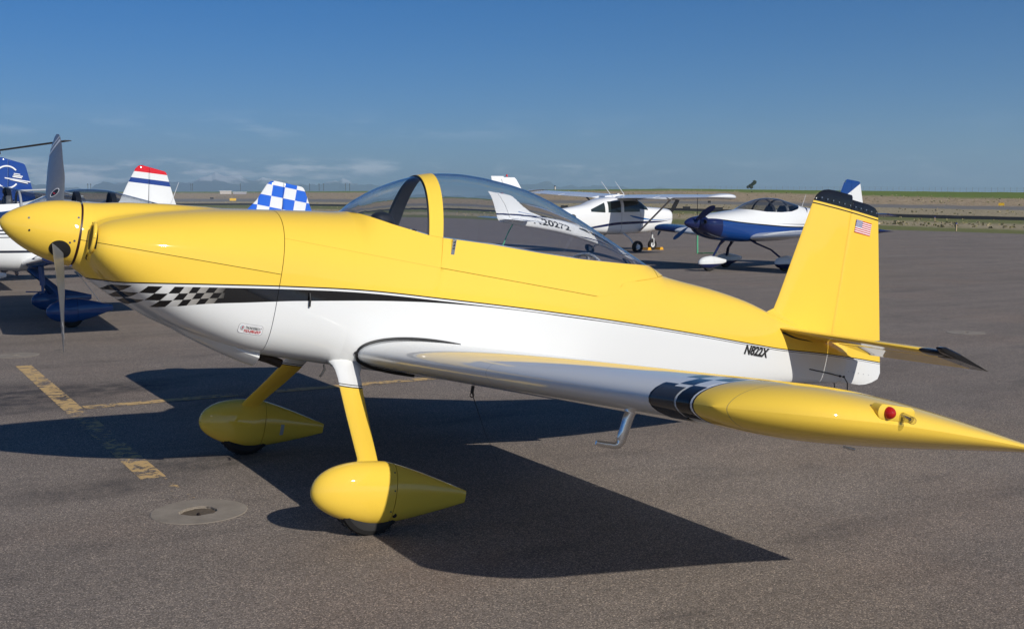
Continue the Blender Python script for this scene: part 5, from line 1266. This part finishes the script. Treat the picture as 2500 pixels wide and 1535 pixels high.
post(1137, 521, 9, 'marker post seen through the canopy, right of its neighbour')
# power poles along the left horizon
for px in (222, 229, 472, 476, 592, 783, 794, 847, 857, 760):
    a = bearing(px*k_); r = 2600.; x, y = CX+sin(a)*r, CY+cos(a)*r; zt = CAM.z+r*math.tan(el(448*k_, px*k_)); zb = CAM.z+r*math.tan(el(466*k_, px*k_))
    b = B(); b.box((x, y, (zt+zb)/2), (.9, .9, zt-zb)); b.box((x, y, zt-2.2), (4.5, .6, .5)); tag(b.build('power_pole', plain('dark_timber', (.06, .055, .05), .9) if px == 222 else bpy.data.materials['dark_timber'], smooth=False), 'thin power pole on the horizon, '+{222: 'leftmost, below the propeller blade', 229: 'second from the left', 472: 'just right of the banded fin', 476: 'close right of the one beside the banded fin', 592: 'alone above the flat grey building', 783: 'right of the checkered fin', 794: 'second right of the checkered fin', 847: 'left of the windscreen', 857: 'touching the windscreen outline', 760: 'above the checkered fin trailing edge'}[px], 'pole', 'power poles on the left horizon')
# low far buildings
M_bld = plain('pale_building', (.50, .45, .40), .8)
for px, w_, h_, m, lb in ((556, 26, 7, M_bld, 'long low pale building on the left horizon'), (590, 30, 4, plain('grey_building', (.35, .34, .36), .8), 'flat grey building right of the long pale one on the horizon')):
    a = bearing(px*k_); r = 1500.; x, y = CX+sin(a)*r, CY+cos(a)*r; W = w_/2748*r; H = h_/2748*r; zb = CAM.z+r*math.tan(el(474*k_, px*k_))
    e_ = empty('low_building', (x, y, zb), (0, 0, -a)); tag(e_, lb, 'building')
    b = B(); b.box((0, 0, H/2), (W, 10, H)); b.build('wall', m, e_, smooth=False); b = B(); b.box((0, 0, H+.25), (W+1.5, 11, .5)); b.build('roof', M_wht, e_, smooth=False)
# beacon hut on the crest
a = bearing(1355*k_); r = 700.; zb = CAM.z+r*math.tan(el(463*k_, 1355*k_)); e_ = empty('beacon_tower', (CX+sin(a)*r, CY+cos(a)*r, zb)); tag(e_, 'tiny beacon tower on the crest above the high-wing aeroplane', 'tower')
b = B(); b.box((0, 0, .9), (.8, .8, 1.8)); b.build('tower_base', M_bld, e_, smooth=False); b = B(); b.ell((0, 0, 2.1), (.5, .5, .45)); b.build('lamp_head', M_sb, e_)
# fence along the right-hand crest
fe = empty('crest_fence', (0, 0, 0)); tag(fe, 'long thin wire fence along the grassy crest on the right horizon', 'fence')
fa = bearing(1690*k_); fb = bearing(2620*k_); NP = 64; fp = []
for i in range(NP+1):
    a = fa+(fb-fa)*i/NP; r, z = tpoint(a, 8); fp.append(Vector((CX+sin(a)*r, CY+cos(a)*r, z-.05)))
M_fen = plain('galvanised_wire', (.30, .31, .33), .6)
pb = B(); pb.box((0, 0, .75), (.045, .045, 1.5)); pme = None
for p in fp:
    if pme is None: o = pb.build('post', M_fen, fe, smooth=False); pme = o.data
    else: o = bpy.data.objects.new('post', pme); col.objects.link(o); o.parent = fe
    o.location = p
for h in (.5, 1.0, 1.45): b = B(); b.tube([p+Vector((0, 0, h)) for p in fp], .014, 4); b.build('wire', M_fen, fe)
# tree on the crest
def tree(px, pbase, h, spread, lab, n=900, seed=1):
    random.seed(seed); a = bearing(px*k_); r = 620.; x, y = CX+sin(a)*r, CY+cos(a)*r; z0 = CAM.z+r*math.tan(el(pbase*k_, px*k_)); e_ = empty('tree', (x, y, z0), (0, 0, -a)); tag(e_, lab, 'tree')
    b = B()
    for cx_, h0 in ((spread*.25, h*.6), (-spread*.25, h*.3), (.2, h*.4)): b.tube([(0, 0, 0), (cx_*.5, 0, h0*.5), (cx_, 0, h0)], [.22, .16, .08], 8)
    b.build('trunk', plain('bark', (.06, .045, .03), .9), e_)
    b = B(); cl = [(spread*.30, h*.78, h*.22), (spread*.15, h*.60, h*.18), (-spread*.10, h*.40, h*.20), (-spread*.35, h*.22, h*.16), (-spread*.02, h*.22, h*.20)]
    for i in range(n):
        cx_, cz_, cr = random.choice(cl); v = Vector((random.gauss(0, 1), random.gauss(0, 1), random.gauss(0, 1))).normalized()*cr*random.random()**.4; c = Vector((cx_, 0, cz_))+v
        u = Vector((random.gauss(0, 1), random.gauss(0, 1), random.gauss(0, 1))).normalized(); w_ = u.orthogonal().normalized(); q = .36; b.add([c-u*q, c-w_*q, c+u*q, c+w_*q], [(0, 1, 2, 3)])
    b.build('crown', plain('leaves', (.035, .05, .02), .9, 0, 0, 2, .6), e_, smooth=False)
tree(1832, 461, 4.4, 5.2, 'small dark tree alone on the crest, left of the blue and white aeroplane\'s tail')
# low scrub on the grassland
random.seed(3); b = B()
for i in range(1900):
    px = random.uniform(-60, 2560); v = random.choice((random.uniform(1.1, 1.9), random.uniform(1, 2.9), random.uniform(4.1, 4.9), random.uniform(6.1, 7.2), random.uniform(6.1, 7.2)))
    x, y, z, r = onterr(px, v); h = random.uniform(.05, .13)*(1+r/350); w_ = h*random.uniform(.8, 2.0)
    for q in range(3):
        an = random.random()*pi; dx, dy = cos(an)*w_, sin(an)*w_; b.add([(x-dx, y-dy, z-.03), (x+dx, y+dy, z-.03), (x+dx*.6, y+dy*.6, z+h*random.uniform(.6, 1)), (x-dx*.5, y-dy*.5, z+h)], [(0, 1, 2, 3)])
t = NT('dry_scrub'); sc_m = t.set(t.ramp(t.noise(.4, 5, .8), [(.35, (.13, .14, .06)), (.5, (.28, .25, .13)), (.65, (.55, .45, .30))]), .95, 0, 0, .1)
tag(b.build('scrub', sc_m, smooth=False), 'low dry scrub and grass tufts scattered over the airfield grassland', 'scrub', kind='stuff')
